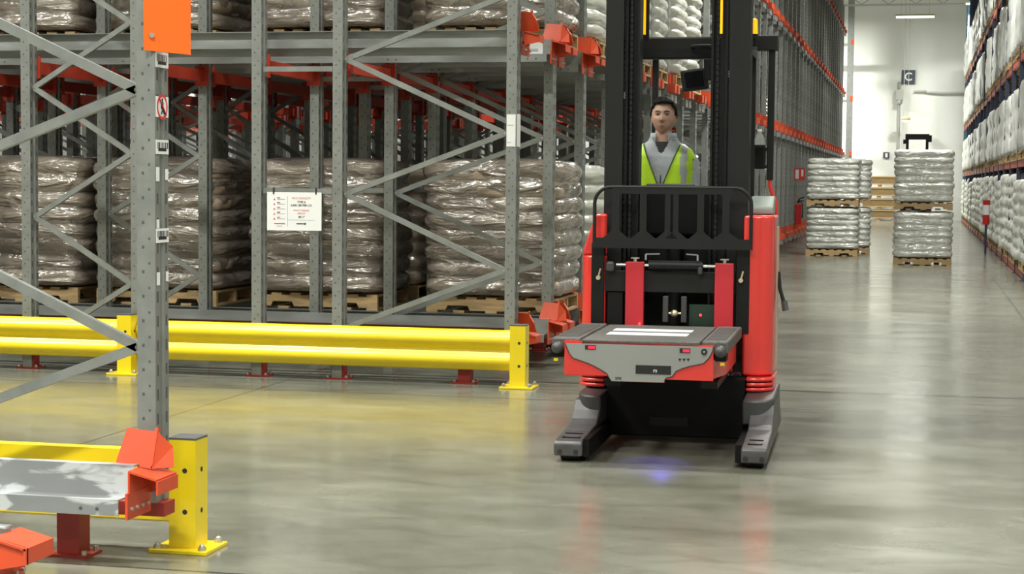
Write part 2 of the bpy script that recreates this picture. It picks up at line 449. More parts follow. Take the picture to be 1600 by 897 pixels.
FX = [(-3.06, 1.39), (-6.15, .96), (-8.3, 1.2), (-10.6, 1.2), (-12.9, 1.2)]     # frames along a plane
YP = [13.4 + 1.38 * k for k in range(42)]
ordn = ['first', 'second', 'third', 'fourth', 'fifth', 'sixth', 'seventh', 'eighth']
place = ['at the aisle end', 'left of the white sign', 'two frames left of the white sign', 'three frames left of the white sign', 'four frames left of the white sign']
for k in range(4):
    for i, (x, L) in enumerate(FX):
        if i > 2 and k < 1: continue
        where = ('just behind the yellow rail' if k == 0 else '%s row behind the yellow rail' % ordn[k])
        frame(x, YP[k], L, 'galvanised braced frame %s, %s' % (place[i], where), None)
FF = {L: frame_far_mesh(L, True) for _, L in FX}
for k in range(4, 42):
    for i, (x, L) in enumerate(FX):
        if i > 0 and k > 17: continue
        if i == 0:
            lab, grp = 'galvanised rack frame standing in the long receding row along the aisle', 'frames along the aisle face of the deep-lane rack'
        else:
            lab, grp = 'dim galvanised rack frame deep inside the shaded lanes', 'frames deep inside the shaded lanes'
        tag(link('braced_upright', FF[L], loc=(x, YP[k], 0)), lab, 'rack frame', grp)
# lone posts tied to the aisle frames
def lone(k):
    t = thing('rack_upright', 'lone galvanised upright tied to the aisle frame, %s' % ('holding the white sign' if k == 0 else '%s row behind the yellow rail' % ordn[k]), 'rack upright', (-5.12, YP[k], 0))
    link('upright', POST, t, (0, 0, .012)); link('foot', FOOT, t)
    for z in (2.43, 1.475):
        MB().bar((.045, -.03, z), (.62, -.03, z), .025, .04).build('tie_bar', GALV, t)
    return t
for k in range(4): lone(k)
POSTF = post_bm(HP, slots=False).mesh('rack_upright', [GALV, SLOT])
for k in range(4, 18):
    tag(link('rack_upright', POSTF, loc=(-5.12, YP[k], 0)), 'dim lone rack upright deep inside the shaded lanes', 'rack upright', 'lone uprights deep inside the shaded lanes')

# shuttle rails
def rail_mesh(length, s, m):
    """rail end at x=0, top z=0; ledge toward -y*s"""
    b = MB(); a, e = -length, 0
    def bx(x0, x1, y0, y1, z0, z1): b.box(x0, x1, min(y0 * s, y1 * s), max(y0 * s, y1 * s), z0, z1)
    bx(a, e, -.012, .035, -.006, 0)
    bx(a, e, -.012, -.006, -.125, -.006)
    bx(a, e - .03, -.095, -.006, -.131, -.125)
    bx(a, e - .03, -.095, -.089, -.19, -.131)
    b.m(1); x = -.12
    while x > a:
        for dx in (0, .07):
            yy = -.0955 * s; b.cyl((x - dx, yy - .001, -.165), (x - dx, yy + .001, -.165), .008, seg=6)
        x -= 1.2
    return b.mesh('rail_channel', [m, SLOT])
def stop_mesh(s, gx=0.):
    """orange end stop: flared guide plate, hook and bolted mounting plate"""
    b = MB()
    P = lambda x, y, z: (x + gx, y * s, z * (1 if gx == 0 else .6))
    t = .008
    b.plate([P(-.10, .04, .0), P(.05, .04, -.02), P(.055, .085, .125), P(-.07, .085, .135)], t)      # guide plate
    b.plate([P(.05, .04, -.02), P(.12, .10, -.02), P(.105, .125, .06), P(.055, .085, .125)], t)     # flare
    b.bar(P(.052, .045, -.01), P(.057, .092, .14), .012, .02)
    P = lambda x, y, z: (x, y * s, z)
    b.plate([P(.0, -.07, -.02), P(.12, -.07, -.05), P(.12, .125, -.05), P(.0, .125, -.02)], t)   # hook top
    b.plate([P(.12, -.07, -.05), P(.12, -.07, -.105), P(.12, .125, -.105), P(.12, .125, -.05)], t) # hook face
    b.plate([P(.0, -.07, -.02), P(.0, -.07, -.12), P(.0, .125, -.12), P(.0, .125, -.02)], t)
    b.plate([P(.0, .115, -.02), P(.12, .115, -.05), P(.12, .115, -.105), P(.0, .115, -.13)], t)
    b.plate([P(.0, -.095, -.10), P(.0, -.095, -.205), P(.0, .125, -.205), P(.0, .125, -.10)], .01)  # mounting plate
    b.m(1)
    for yy in (-.06, -.01, .04, .09): b.cyl(P(.006, yy, -.165), P(.018, yy, -.165), .009, seg=8)
    return b.mesh('end_stop', [ORANGE, BOLT])
STOP = {1: stop_mesh(1), -1: stop_mesh(-1)}
RL = {(n, s): rail_mesh(n, s, GALV_L) for n in (11., 3.) for s in (1, -1)}
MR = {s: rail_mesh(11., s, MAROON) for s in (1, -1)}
def rail(x, y, z, s, label, n=11., group=None, mesh=None, stop=None):
    t = thing('shuttle_rail', label, 'rack rail', (x, y, z), group=group)
    link('rail_channel', mesh or RL[(n, s)], t); link('end_stop', stop or STOP[s], t)
    return t
def rail_far(s):
    b = MB()
    b.box(-5.2, 0, -.012, .035, -.006, 0).box(-5.2, 0, -.012, -.006, -.125, -.006).box(-5.2, -.03, -.095, -.006, -.131, -.125).box(-5.2, -.03, -.095, -.089, -.19, -.131)
    b.m(1).box(0, .09, -.03, .12, -.10, .0).box(-.14, .02, .03, .06, 0, .13).m(0).box(.0, .05, -.05, .12, -.21, -.12)
    if s < 0:
        for v in b.bm.verts: v.co.y = -v.co.y
    return b.mesh('shuttle_rail', [GALV_L, ORANGE])
RF = {1: rail_far(1), -1: rail_far(-1)}
LV = [.42, 2.74, 5.06, 7.40]
XE = -3.0
for k in range(42):
    for li, z in enumerate(LV):
        if li == 0 and k > 27 or li == 2 and k < 14 or li == 3 and k < 30: continue
        for s in (1, -1):
            y = YP[k] - s * .2
            if k == 0 and s == 1: continue
            if k <= 3:
                side = 'near' if s == 1 else 'far'
                lab = 'galvanised rail with orange end stop, %s level, %s side of %s aisle post' % ('bottom' if li == 0 else 'second', side, ordn[k])
                if k == 0 and li == 0: lab = 'dark maroon rail just behind the yellow guard rail'
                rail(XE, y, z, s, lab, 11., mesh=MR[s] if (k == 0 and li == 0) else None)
            else:
                lab = 'rail end with orange stop on the aisle face, %s level of the deep-lane rack' % ('bottom', 'second', 'third', 'top')[li]
                tag(link('shuttle_rail', RF[s], loc=(XE, y, z)), lab, 'rack rail', 'rail ends at the %s level of the aisle face' % ('bottom', 'second', 'third', 'top')[li])
# orange cross beams carrying the rails, front to back
CBM = mat('red_orange_beam_paint', (.50, .042, .016), .5, var=.15, vscale=8)
CB = MB().box(-.025, .025, .07, 1.31, -.05, .05).box(-.06, .06, .07, .09, -.09, .09).box(-.06, .06, 1.29, 1.31, -.09, .09).mesh('cross_beam', CBM)
for k in range(0, 14):
    for i, x in enumerate((-3.06, -4.45, -5.12, -6.15, -7.11, -8.3, -9.5, -10.6, -11.8)):
        if i == 0: continue
        if k < 2 and i < 5:
            lab = 'orange cross beam under the second level, %s lane, %s post from the aisle' % (ordn[k], ordn[i]); g = None
        else:
            lab = 'orange cross beam in the dim lanes under the second-level rails'; g = 'orange cross beams in the dim lanes'
        tag(link('cross_beam', CB, loc=(x, YP[k], 2.46)), lab, 'cross beam', g)

# ------------------------------------------------------------------ near rack corner
NF = frame(-3.06, 6.80, 1.39, 'near galvanised rack frame with orange sign and labels on its post')
def near_label(z0, z1, kind):
    x = PX / 2 + .0016
    b = MB().box(x, x + .0015, -.062, .062, z0, z1).m(1)
    if kind == 'bar':
        y = -.05; zz = z0 + (z1 - z0) * .38
        while y < .05:
            w = R.choice((.004, .007, .010)); b.box(x + .0015, x + .002, y, y + w, zz, z1 - .01); y += w + R.choice((.005, .008))
        b.box(x + .0015, x + .002, -.04, .04, z0 + .012, z0 + .025)
        b.build('barcode_label', [WHITE, INK], NF)
    elif kind == 'no':
        c = (z0 + z1) / 2; n = 28; r0, r1 = .040, .052
        b.m(2)
        for i in range(n):
            a, e = 2 * PI * i / n, 2 * PI * (i + 1) / n
            b._new([(x + .002, r0 * math.cos(a), c + r0 * math.sin(a)), (x + .002, r1 * math.cos(a), c + r1 * math.sin(a)), (x + .002, r1 * math.cos(e), c + r1 * math.sin(e)), (x + .002, r0 * math.cos(e), c + r0 * math.sin(e))], ((0, 1, 2, 3),))
        b.m(1).box(x + .0015, x + .0022, -.012, .012, c - .008, c + .02).ball((x + .002, 0, c + .028), .001, .008, .008).bar((x + .002, 0, c - .005), (x + .002, .016, c - .03), .002, .009, X).bar((x + .002, 0, c - .005), (x + .002, -.014, c - .03), .002, .009, X)
        b.m(2).bar((x + .003, -.034, c + .034), (x + .003, .034, c - .034), .002, .008, X)
        b.build('no_walking_label', [WHITE, INK, INK_R], NF)
    else:
        b.build('torn_label', [WHITE], NF)
near_label(2.02, 2.083, 'bar'); near_label(1.82, 1.903, 'no'); near_label(1.67, 1.728, 'bar'); near_label(1.31, 1.368, 'bar')
x_ = PX / 2 + .0016
for z0, z1, y0, y1 in ((1.56, 1.617, -.06, -.028), (1.565, 1.61, .03, .06), (1.37, 1.405, -.055, -.03), (1.137, 1.19, -.055, -.025), (1.15, 1.19, .035, .06)):
    MB().box(x_, x_ + .001, y0, y1, z0, z1).build('torn_label', WHITE, NF)
# orange sign plate bolted to the post
b = MB(); a = math.radians(38); d = Vector((math.cos(a), math.sin(a), 0)); p0 = Vector((-.012, -PD / 2 - .046, 2.085)) + d * .024
b.plate([p0, p0 + d * .192 + Vector((0, 0, -.012)), p0 + d * .192 + Vector((0, 0, 1.1)), p0 + Vector((0, 0, 1.1))], -.004)
so = b.build('sign_plate', ORANGE_S, NF)
MB().cyl(p0 + d * .03 + Vector((0, 0, .06)) - d.cross(Z) * -.004, p0 + d * .03 + Vector((0, 0, .06)) + d.cross(Z) * .012, .011, seg=8).build('bolt', BOLT, so)
# rails of the near lane
SPL = mat('splashed_galvanised', (.60, .62, .64), .4, .3, var=.45, vscale=7, rvar=.1, stretch=(.55, 1, 1.6), col2=(.27, .28, .29))
for nd in SPL.node_tree.nodes:
    if nd.type == 'VALTORGB': nd.color_ramp.elements[0].position = .50; nd.color_ramp.elements[1].position = .58
    if nd.type == 'TEX_NOISE': nd.inputs['Detail'].default_value = 8; nd.inputs['Distortion'].default_value = .8
NR = rail_mesh(7.0, 1, SPL)
rail(-3.03, 6.56, .43, 1, 'splashed galvanised shuttle rail with orange end stop beside the near yellow post', mesh=NR)
rail(-2.97, 5.45, .40, -1, 'orange rail end stop cut off at the lower left edge of the photo', mesh=rail_mesh(7.0, -1, SPL), stop=stop_mesh(-1, -.22))

# yellow guard rails
def guard_post(x, y, label):
    t = thing('guard_post', label, 'guard post', (x, y, 0))
    MB().box(-.13, .13, -.12, .12, 0, .016).build('base_plate', YELLOW, t, bevel=.003)
    b = MB().box(-.06, .06, -.065, .065, .016, .475).m(1)
    for zz in (.17, .345):
        b.cyl((.012, -.066, zz), (.012, -.0645, zz), .011, seg=12); b.cyl((.0595, .0, zz), (.061, .0, zz), .011, seg=12)
    b.build('column', [YELLOW, INK], t)
    MB().box(-.061, .061, -.066, .066, .475, .483).build('cap', DARKCAP, t)
    for s in (-1, 1):
        for u in (-1, 1):
            MB().cyl((s * .10, u * .09, .016), (s * .10, u * .09, .03), .018, seg=6).ball((s * .10, u * .09, .03), .014, seg=8, ring=6).build('anchor_bolt', BOLT, t)
    return t
GP = guard_post(-2.95, 13.20, 'yellow guard post at the aisle end of the far guard rail')
dup(GP, (-6.16, 13.20, 0), label='yellow guard post midway along the far rail, behind the grey upright')
dup(GP, (-3.005, 7.03, 0), label='big yellow guard post in the lower left foreground')
def guard_rail(x0, x1, y, z0, label, s=1):
    """double-rib rail: smooth bulging ribs towards -y*s"""
    prof = []
    H = .315
    for i in range(41):
        t = i / 40
        d = .030 + .045 * (0.5 - 0.5 * math.cos(2 * PI * 2 * t)) ** .7 if 0 < t < 1 else .0
        prof.append((-d * s, z0 + H * t))
    prof = [(0.012 * s, z0 + .01)] + [(0 * s, z0)] + prof + [(0.012 * s, z0 + H - .01)]
    inner = []
    b = MB(); b.prism(prof, 0, x0, x1)
    o = b.build('guard_rail', YELLOW, smooth=50)
    return tag(o, label, 'guard rail')
guard_rail(-6.09, -3.02, 13.27, .115, 'long yellow double-rib guard rail between mid post and end post').location.y = 13.285
guard_rail(-14., -6.23, 13.27, .115, 'yellow double-rib guard rail running off the left edge of the photo').location.y = 13.285
guard_rail(-12., -3.07, 7.03, .115, 'near yellow guard rail behind the splashed galvanised rail', s=-1).location.y = 7.01

# ------------------------------------------------------------------ pallets and sack loads
def pallet_mesh(w, d):
    b = MB()
    n = 7; bw = .10
    for i in range(n):
        x = -w / 2 + bw / 2 + (w - bw) * i / (n - 1)
        pass
    for i in range(n):                     # deck boards run along y, stringers along x with notches
        x = -w / 2 + .05 + (w - .1) * i / (n - 1)
        b.box(x - .048, x + .048, -d / 2, d / 2, .118, .138)
    for y in (-d / 2 + .02, 0, d / 2 - .02):
        pr = [(-w / 2, .02), (-w / 2 + .17, .02), (-w / 2 + .19, .062), (-w / 2 + .37, .062), (-w / 2 + .39, .02), (w / 2 - .39, .02), (w / 2 - .37, .062), (w / 2 - .19, .062), (w / 2 - .17, .02), (w / 2, .02), (w / 2, .118), (-w / 2, .118)]
        b.prism(pr, 1, y - .02, y + .02)
    for x in (-w / 2 + .05, -w / 4, 0, w / 4, w / 2 - .05):
        b.box(x - .05, x + .05, -d / 2, d / 2, 0, .02)
    return b.mesh('pallet', WOOD)
PAL = pallet_mesh(1.16, .97)
PALY = pallet_mesh(1.10, 1.04)

def sack_mesh(a, b_, h, seed):
    bm = bmesh.new(); bmesh.ops.create_cube(bm, size=2)
    bmesh.ops.subdivide_edges(bm, edges=bm.edges[:], cuts=6, use_grid_fill=True)
    for v in bm.verts:
        x, y, z = v.co
        n = 5.
        r = (abs(x) ** n + abs(y) ** n + abs(z) ** n) ** (1 / n)
        x, y, z = x / r, y / r, z / r
        e = max(abs(x), abs(y))
        z *= 1 - .30 * e ** 5
        p = Vector((x * a / 2, y * b_ / 2, z * h / 2))
        q = p * 7 + Vector((seed * 3.1, seed * 1.7, 0))
        p += Vector((noise.noise(q), noise.noise(q + Vector((9, 0, 0))), .7 * noise.noise(q + Vector((0, 9, 0))))) * .022
        v.co = p
    mb = MB(); mb.bm.free(); mb.bm = bm
    return mb
def sack_set(m, w, d, h):
    return {'A': [sack_mesh(w / 3 * 1.06, d * .6 * 1.03, h * 1.12, i).mesh('sack', m, 179) for i in range(2)],
            'B': [sack_mesh(w / 2 * 1.04, d * .4 * 1.05, h * 1.12, 5 + i).mesh('sack', m, 179) for i in range(2)]}
def shell_bm(w, d, h, nl, seed, off=.02, lump=.02, dome=.05):
    """closed wavy wrapped stack: bands for the layers, soft corners, domed top"""
    b = MB(); seg = 56; rows = nl * 5; v = []
    def ring(sx, sy, z, amp, q):
        out = []
        for k in range(seg):
            t = 2 * PI * k / seg; c, s_ = math.cos(t), math.sin(t); n = 9
            r = (abs(c) ** n + abs(s_) ** n) ** (-1 / n)
            x, y = r * c * sx, r * s_ * sy
            nz = noise.noise(Vector((x * 2.5 + q, y * 2.5, z * 4))) * lump * 1.3 + noise.noise(Vector((x * 7 + q, y * 7, z * 11))) * lump * .6
            L = math.hypot(x, y) or 1
            out.append(Vector((x + x / L * (amp + nz), y + y / L * (amp + nz), z)))
        return out
    for i in range(rows + 1):
        t = i / rows * nl; f = t - math.floor(t)
        li = min(nl - 1, int(t)); rr = random.Random(seed * 31 + li)
        jit = rr.uniform(-.012, .014)
        amp = off * (abs(math.sin(PI * f)) ** .5) - off * .6 + jit
        v += ring(w / 2, d / 2, h * i / rows, amp, seed)
    for j in range(1, 5):
        s_ = 1 - .1 * j * j ** .7
        v += ring(w / 2 * max(s_, .1), d / 2 * max(s_, .1), h + dome * math.sin(PI / 2 * j / 4), -.01 * 0, seed + j)
    n = rows + 5; f = []
    for i in range(n - 1):
        for k in range(seg):
            f.append((i * seg + k, i * seg + (k + 1) % seg, (i + 1) * seg + (k + 1) % seg, (i + 1) * seg + k))
    f += [tuple(range(seg))[::-1], tuple(range((n - 1) * seg, n * seg))]
    b._new(v, f); return b
SETS = {'taupe': sack_set(SACK, 1.16, 1.0, .138), 'white': sack_set(SACK_W, 1.08, 1.0, .125)}
WRAP = [shell_bm(1.225, 1.065, 1.14, 8, 11 + i, off=.045, lump=.028, dome=.05).mesh('stretch_wrap', FILM, 179) for i in range(2)]
WRAPW = {n: shell_bm(1.105, 1.045, n * .125 - .012, n, 90 + n, off=.034, lump=.018, dome=.02).mesh('stretch_wrap', FILM_W, 179) for n in (7, 8)}
def sack_stack(x, y, z, label, kind='taupe', nl=8, w=1.16, d=1.0, h=.138, wrap=True, rz=0., group=None, seed=0):
    t = thing('wrapped_sack_stack', label, 'stack of sacks', (x, y, z), rz, group=group)
    r = random.Random(seed); S = SETS[kind]
    for l in range(nl):
        zc = h * (l + .5) + .002
        fl = 1 if l % 2 else -1
        for i in range(3):
            o = link('sack', S['A'][(i + l) % 2], t, ((i - 1) * w / 3 + r.uniform(-.012, .012), fl * d * .2 + r.uniform(-.015, .015), zc)); o.rotation_euler.z = r.choice((0, PI)) + r.uniform(-.03, .03)
        for i in range(2):
            o = link('sack', S['B'][(i + l) % 2], t, ((i - .5) * w / 2 + r.uniform(-.015, .015), -fl * d * .3 + r.uniform(-.015, .015), zc)); o.rotation_euler.z = r.choice((0, PI)) + r.uniform(-.03, .03)
    if wrap: link('stretch_wrap', WRAP[seed % 2] if kind == 'taupe' else WRAPW[nl], t, (0, 0, .004))
    return t
def pallet(x, y, z, label, group=None, me=None, rz=0):
    return tag(link('pallet', me or PAL, loc=(x, y, z), rz=rz), label, 'pallet', group)

YL = lambda k: (YP[k] + YP[k + 1]) / 2
bays = [(-8.05, 'cut off by the left photo edge'), (-6.70, 'behind the near grey upright'), (-5.19, 'behind the white capacity sign'), (-3.62, 'at the aisle end')]
for li, z in ((0, LV[0]), (1, LV[1])):
    for i, (x, w) in enumerate(bays):
        lv = 'bottom' if li == 0 else 'second'
        xx = x + R.uniform(-.03, .03)
        pallet(xx, YL(1), z + .002, 'pallet under the taupe stack, %s level, %s' % (lv, w))
        sack_stack(xx, YL(1), z + .156, 'wrapped taupe sack stack, %s level, %s' % (lv, w), seed=i + 4 * li)
# deeper lanes: wrapped loads whose parts hardly show
BT = [shell_bm(1.16, 1.0, 1.12, 8, 40 + i, off=.035, lump=.025).mesh('wrapped_sack_stack', BALE_T, 179) for i in range(2)]
BP = [shell_bm(1.16, 1.0, 1.12, 8, 50 + i, off=.05, lump=.03).mesh('wrapped_sack_stack', BALE_P, 179) for i in range(2)]
for k in (2, 3, 4, 5, 6, 7):
    for li, z in ((0, LV[0]), (1, LV[1])):
        for i, (x, w) in enumerate(bays):
            if k > 3 and i < 2: continue
            if li == 0 and k > 3 and i < 3: continue
            lv = 'bottom' if li == 0 else 'second'
            pale = i == 3
            xx = x + R.uniform(-.05, .05) + (.08 if pale else 0)
            if pale:
                lab = 'pale wrapped sack stack at the aisle end, %s level, %s lane back' % (lv, ordn[k]); g = None
            else:
                lab = 'dim wrapped sack stack standing behind the front stacks, %s level' % lv; g = 'dim sack stacks behind the front ones, %s level' % lv
            pallet(xx, YL(k), z + .002, 'pine pallet under a wrapped stack deeper in the lanes, %s level' % lv, 'pallets deeper in the lanes, %s level' % lv)
            tag(link('wrapped_sack_stack', (BP if pale else BT)[k % 2], loc=(xx, YL(k), z + .150)), lab, 'stack of sacks', g)

# ------------------------------------------------------------------ capacity sign on the lone post
def text(name, s, size, m, parent, loc, rot=(PI / 2, 0, 0), align='CENTER', ext=.0004, bold=False):
    c = bpy.data.curves.new(name, 'FONT'); c.body = s; c.size = size; c.align_x = align; c.align_y = 'CENTER'; c.extrude = ext
    if bold: c.offset = size * .018
    c.materials.append(m)
    tmp = bpy.data.objects.new('tmp', c); COL.objects.link(tmp)
    dg = bpy.context.evaluated_depsgraph_get(); dg.update()
    me = bpy.data.meshes.new_from_object(tmp.evaluated_get(dg)); bpy.data.objects.remove(tmp)
    if not me.materials: me.materials.append(m)
    o = link(name, me, parent, loc); o.rotation_euler = rot
    return o
cs = thing('capacity_sign', 'white capacity sign hanging between two uprights behind the yellow rail', 'sign', (-4.795, 13.31, 1.165))
MB().box(-.225, .225, -.003, .003, 0, .30).build('board', WHITE, cs)
for u in (-.17, .18): MB().box(u - .006, u + .006, -.006, .006, .285, .335).build('clip', INK, cs)
for s, sz, zz, m_, bo in (('MAX CAPACITY', .022, .252, INK_R, 0), ('TYPE 6', .023, .222, INK, 1), ('2,000 LBS PER LVL', .023, .197, INK, 1), ('MAX STORAGE', .019, .157, INK_R, 0), ('HEIGHT', .019, .133, INK_R, 0), ("20'-1\"", .023, .105, INK, 1)):
    text('lettering', s, sz, m_, cs, (.06, -.0036, zz), bold=bo)
b = MB()
for i, zz in enumerate((.245, .207, .169, .131, .092)):
    b.m(0).prism([(-.172, zz - .007), (-.156, zz - .007), (-.164, zz + .008)], 1, -.0045, -.0035)
    b.m(1 if i % 2 == 0 else 2).box(-.142, -.115, -.0045, -.0035, zz + .008, zz + .014); b.m(3).box(-.142, -.075, -.0045, -.0035, zz - .002, zz + .001)
b.m(1).box(-.165, -.075, -.0045, -.0035, .05, .056).m(3).box(-.145, -.10, -.0045, -.0035, .033, .036)
b.m(3).box(-.055, -.053, -.0042, -.0032, .03, .27).box(-.055, .165, -.0042, -.0032, .082, .0835)
b.m(4).box(.02, .08, -.0045, -.0035, .05, .058).cyl((.09, -.0045, .054), (.09, -.0035, .054), .009, seg=12)
b.build('warning_marks', [INK_R, INK_R, INK, INK_G, SIGN_D], cs)
# label on the aisle-end post of the first row, white sticker on the second-level rail
st = thing('post_label', 'white label strip on the first aisle post above the yellow post', 'label', (-3.06, 13.4, 1.83))
MB().box(PX / 2 + .002, PX / 2 + .004, -.06, .06, 0, .25).box(-.035, .035, -PD / 2 - .004, -PD / 2 - .002, 0, .245).build('sticker', WHITE, st)
MB().box(-.03, .0, -PD / 2 - .005, -PD / 2 - .0042, .03, .034).box(-.03, .02, -PD / 2 - .005, -PD / 2 - .0042, .16, .166).build('print', INK_G, st)
st = thing('rail_sticker', 'white sticker on the second-level rail beside the orange end stop', 'label', (-3.2, YP[1] - .2 - .0125, 2.62))
MB().box(-.19, .12, -.0025, 0, 0, .112).build('sticker', WHITE, st)
MB().box(-.06, .08, -.0035, -.0026, .02, .03).box(-.02, .08, -.0035, -.0026, .035, .041).build('print', INK_G, st)

# ------------------------------------------------------------------ right rack
YR = [27.6 + 2.7 * i for i in range(19)]
XA = 1.68
b = MB()
for x in (0, 1.05):
    b.m(0).box(x - .04, x + .04, -.045, .045, .0, 8.6); b.m(0).box(x - .08, x + .08, -.08, .08, 0, .012)
z, s = .3, 1
while z < 8:
    b.bar((0 if s else 1.05, 0, z), (1.05 if s else 0, 0, z + .6), .03, .035); z += .6; s = 1 - s
RFR = b.mesh('braced_upright', NAVY)
b2 = MB()
for x in (0, 1.05): b2.box(x - .04, x + .04, -.045, .045, .0, 8.9).box(x - .08, x + .08, -.08, .08, 0, .012)
for z in (1, 3, 5, 7): b2.bar((0, 0, z), (1.05, 0, z + .6), .03, .035)
RFB = b2.mesh('braced_upright', BLUE)
for i, y in enumerate(YR):
    last = i >= 17
    tag(link('braced_upright', RFB if last else RFR, loc=(XA, y, 0)), 'steel blue end frame of the pallet rack at the far end of the aisle' if last else 'navy upright frame of the pallet rack along the right of the aisle', 'rack frame', 'blue end frames of the right pallet rack' if last else 'navy frames of the right pallet rack')
RB = MB().box(-.025, .025, .05, 2.65, -.06, .06).mesh('rack_beam', BEAM_R)
ZR = [.14, 2.0, 3.86, 5.80]
lvn = ('bottom', 'second', 'third', 'top')
for i in range(18):
    for li, z in enumerate(ZR):
        for x in (0, 1.05):
            tag(link('rack_beam', RB, loc=(XA + x, YR[i], z - .062)), 'rust orange load beam at the %s level of the right pallet rack' % lvn[li], 'rack beam', 'load beams at the %s level of the right rack' % lvn[li])
hts = (1.40, 1.18, 1.32, 1.35)
SHR = []
for li in range(4):
    SHR.append([shell_bm(1.12, 1.10, hts[li] + R.uniform(-.12, .08), 3 if li else 7, 70 + li * 4 + j, off=.02 if li else .035, lump=.03, dome=.06).mesh('wrapped_load', [BALE_W, SACK_W][li == 0], 179) for j in range(3)])
for i in range(18):
    for li, z in enumerate(ZR):
        for j in (0, 1):
            if (i * 7 + j * 3 + li * 5) % 23 == 0: continue
            y = YR[i] + .72 + j * 1.26
            pallet(XA + .52 + R.uniform(-.03, .0), y, z + .001, 'pallet under the wrapped loads on the %s level of the right rack' % lvn[li], 'pallets on the %s level of the right rack' % lvn[li], PALY)
            tag(link('wrapped_load', R.choice(SHR[li]), loc=(XA + .50 + R.uniform(-.04, .03), y, z + .141), rz=R.choice((0, PI)) + R.uniform(-.03, .03)), 'white stretch-wrapped load on the %s level of the right pallet rack' % lvn[li], 'wrapped load', 'wrapped loads on the %s level of the right rack' % lvn[li])
t = thing('rack_post_marker', 'red and white striped marker on a right rack upright', 'marker', (1.44, 41.9, -.12))
MB().cyl((0, 0, .78), (0, 0, 1.0), .08, seg=16).build('red_band', EXT, t); MB().cyl((0, 0, 1.22), (0, 0, 1.33), .08, seg=16).build('red_band', EXT, t)
MB().cyl((0, 0, 1.0), (0, 0, 1.22), .079, seg=16).build('white_band', WHITE, t)
MB().cyl((0, 0, .12), (0, 0, .78), .025, seg=12).build('post', NAVY, t)

# ------------------------------------------------------------------ rack across the far left aisle, glimpsed through the lanes
XF = -17.2
OB = MB().box(-.025, .025, .05, 2.65, -.07, .07).mesh('rack_beam', ORANGE)
for i in range(14):
    y = 22 + 2.7 * i
    tag(link('braced_upright', RFR, loc=(XF - 1.05, y, 0)), 'upright frame of the rack glimpsed beyond the shaded lanes', 'rack frame', 'frames of the rack beyond the lanes')
    for z in (1.85, 2.75):
        tag(link('rack_beam', OB, loc=(XF, y, z - .072)), 'orange load beam of the rack glimpsed beyond the shaded lanes', 'rack beam', 'orange beams of the rack beyond the lanes')
    for j in (0, 1):
        for li, z in ((3, 1.851), (2, 2.751)):
            if z < 2 : continue
            tag(link('wrapped_load', SHR[li][j], loc=(XF - .5, y + .72 + j * 1.26, z)), 'white wrapped load on the rack glimpsed beyond the shaded lanes', 'wrapped load', 'white loads on the rack beyond the lanes')
for y in (26., 34., 42., 50.):
    strip_light(-15.5, y, 7.62, 'lit strip light hanging over the aisle beyond the shaded lanes', 600, group='strip lights beyond the shaded lanes', spread=170)

# ------------------------------------------------------------------ stacks standing in the aisle
def aisle_pair(x, y, who, seed, nl=(8, 7), rz=0., w=1.08):
    z = 0
    for i, n in enumerate(nl):
        lv = ('lower', 'upper')[i]
        pallet(x, y, z + .001, 'pallet under the %s sack stack %s' % (lv, who), me=PALY, rz=rz)
        sack_stack(x, y, z + .154, '%s white wrapped sack stack %s' % (lv, who), 'white', n, 1.06, 1.0, .125, True, rz, seed=seed + i)
        z += .154 + n * .125 + .036
aisle_pair(-1.86, 39.5, 'by the receding rack', 21, (7, 7))
aisle_pair(.04, 35.7, 'on the right of the aisle', 25, (7, 8))
aisle_pair(-1.66, 41.0, 'behind the left aisle stack', 29, (7, 7), .04)
# wooden crates against the back
for i in range(4):
    z = i * .47
    t = thing('wooden_crate', 'brown wooden crate between the aisle stacks, %s of four from the floor' % ordn[i], 'crate', (-1.75 + .03 * (i % 2), 77.2, z))
    b = MB()
    b.box(-.68, .68, -.5, .5, .09, .455)
    b.build('box', WOOD_D, t)
    MB().box(-.68, -.55, -.5, .5, 0, .09).box(.55, .68, -.5, .5, 0, .09).box(-.07, .07, -.5, .5, 0, .09).build('skid', WOOD, t)
    MB().box(-.69, .69, -.52, -.50, .40, .455).box(-.69, .69, -.52, -.50, .09, .14).build('batten', WOOD, t)
t = thing('wooden_crate', 'brown wooden crate peeking out behind the right aisle stack', 'crate', (-.2, 77.2, 0))
MB().box(-.6, .6, -.5, .5, .09, .9).build('box', WOOD_D, t); MB().box(-.6, -.45, -.5, .5, 0, .09).box(.45, .6, -.5, .5, 0, .09).build('skid', WOOD, t)

# far lift truck (only its mast rises over the stack)
t = thing('lift_truck', 'dark lift truck mast rising behind the right aisle stack', 'lift truck', (-.17, 60, 0))
MB().box(-.36, -.27, -.06, .06, .05, 3.12).build('mast_rail', BLACK_M, t)
MB().box(.27, .36, -.06, .06, .05, 3.12).build('mast_rail', BLACK_M, t)
MB().box(-.38, .38, -.07, .07, 3.0, 3.18).build('crosshead', BLACK_M, t); MB().box(.36, .46, -.05, .05, 2.92, 3.14).box(-.45, -.36, -.05, .05, 2.86, 3.0).build('work_light', BLACK_M, t)
MB().box(-.5, .5, .1, 1.6, .12, 1.2).build('body', BLACK_M, t, bevel=.03)
for s in (-1, 1): MB().box(s * .45 - .07, s * .45 + .07, -1.0, .3, .02, .14).build('outrigger', LEGM, t)

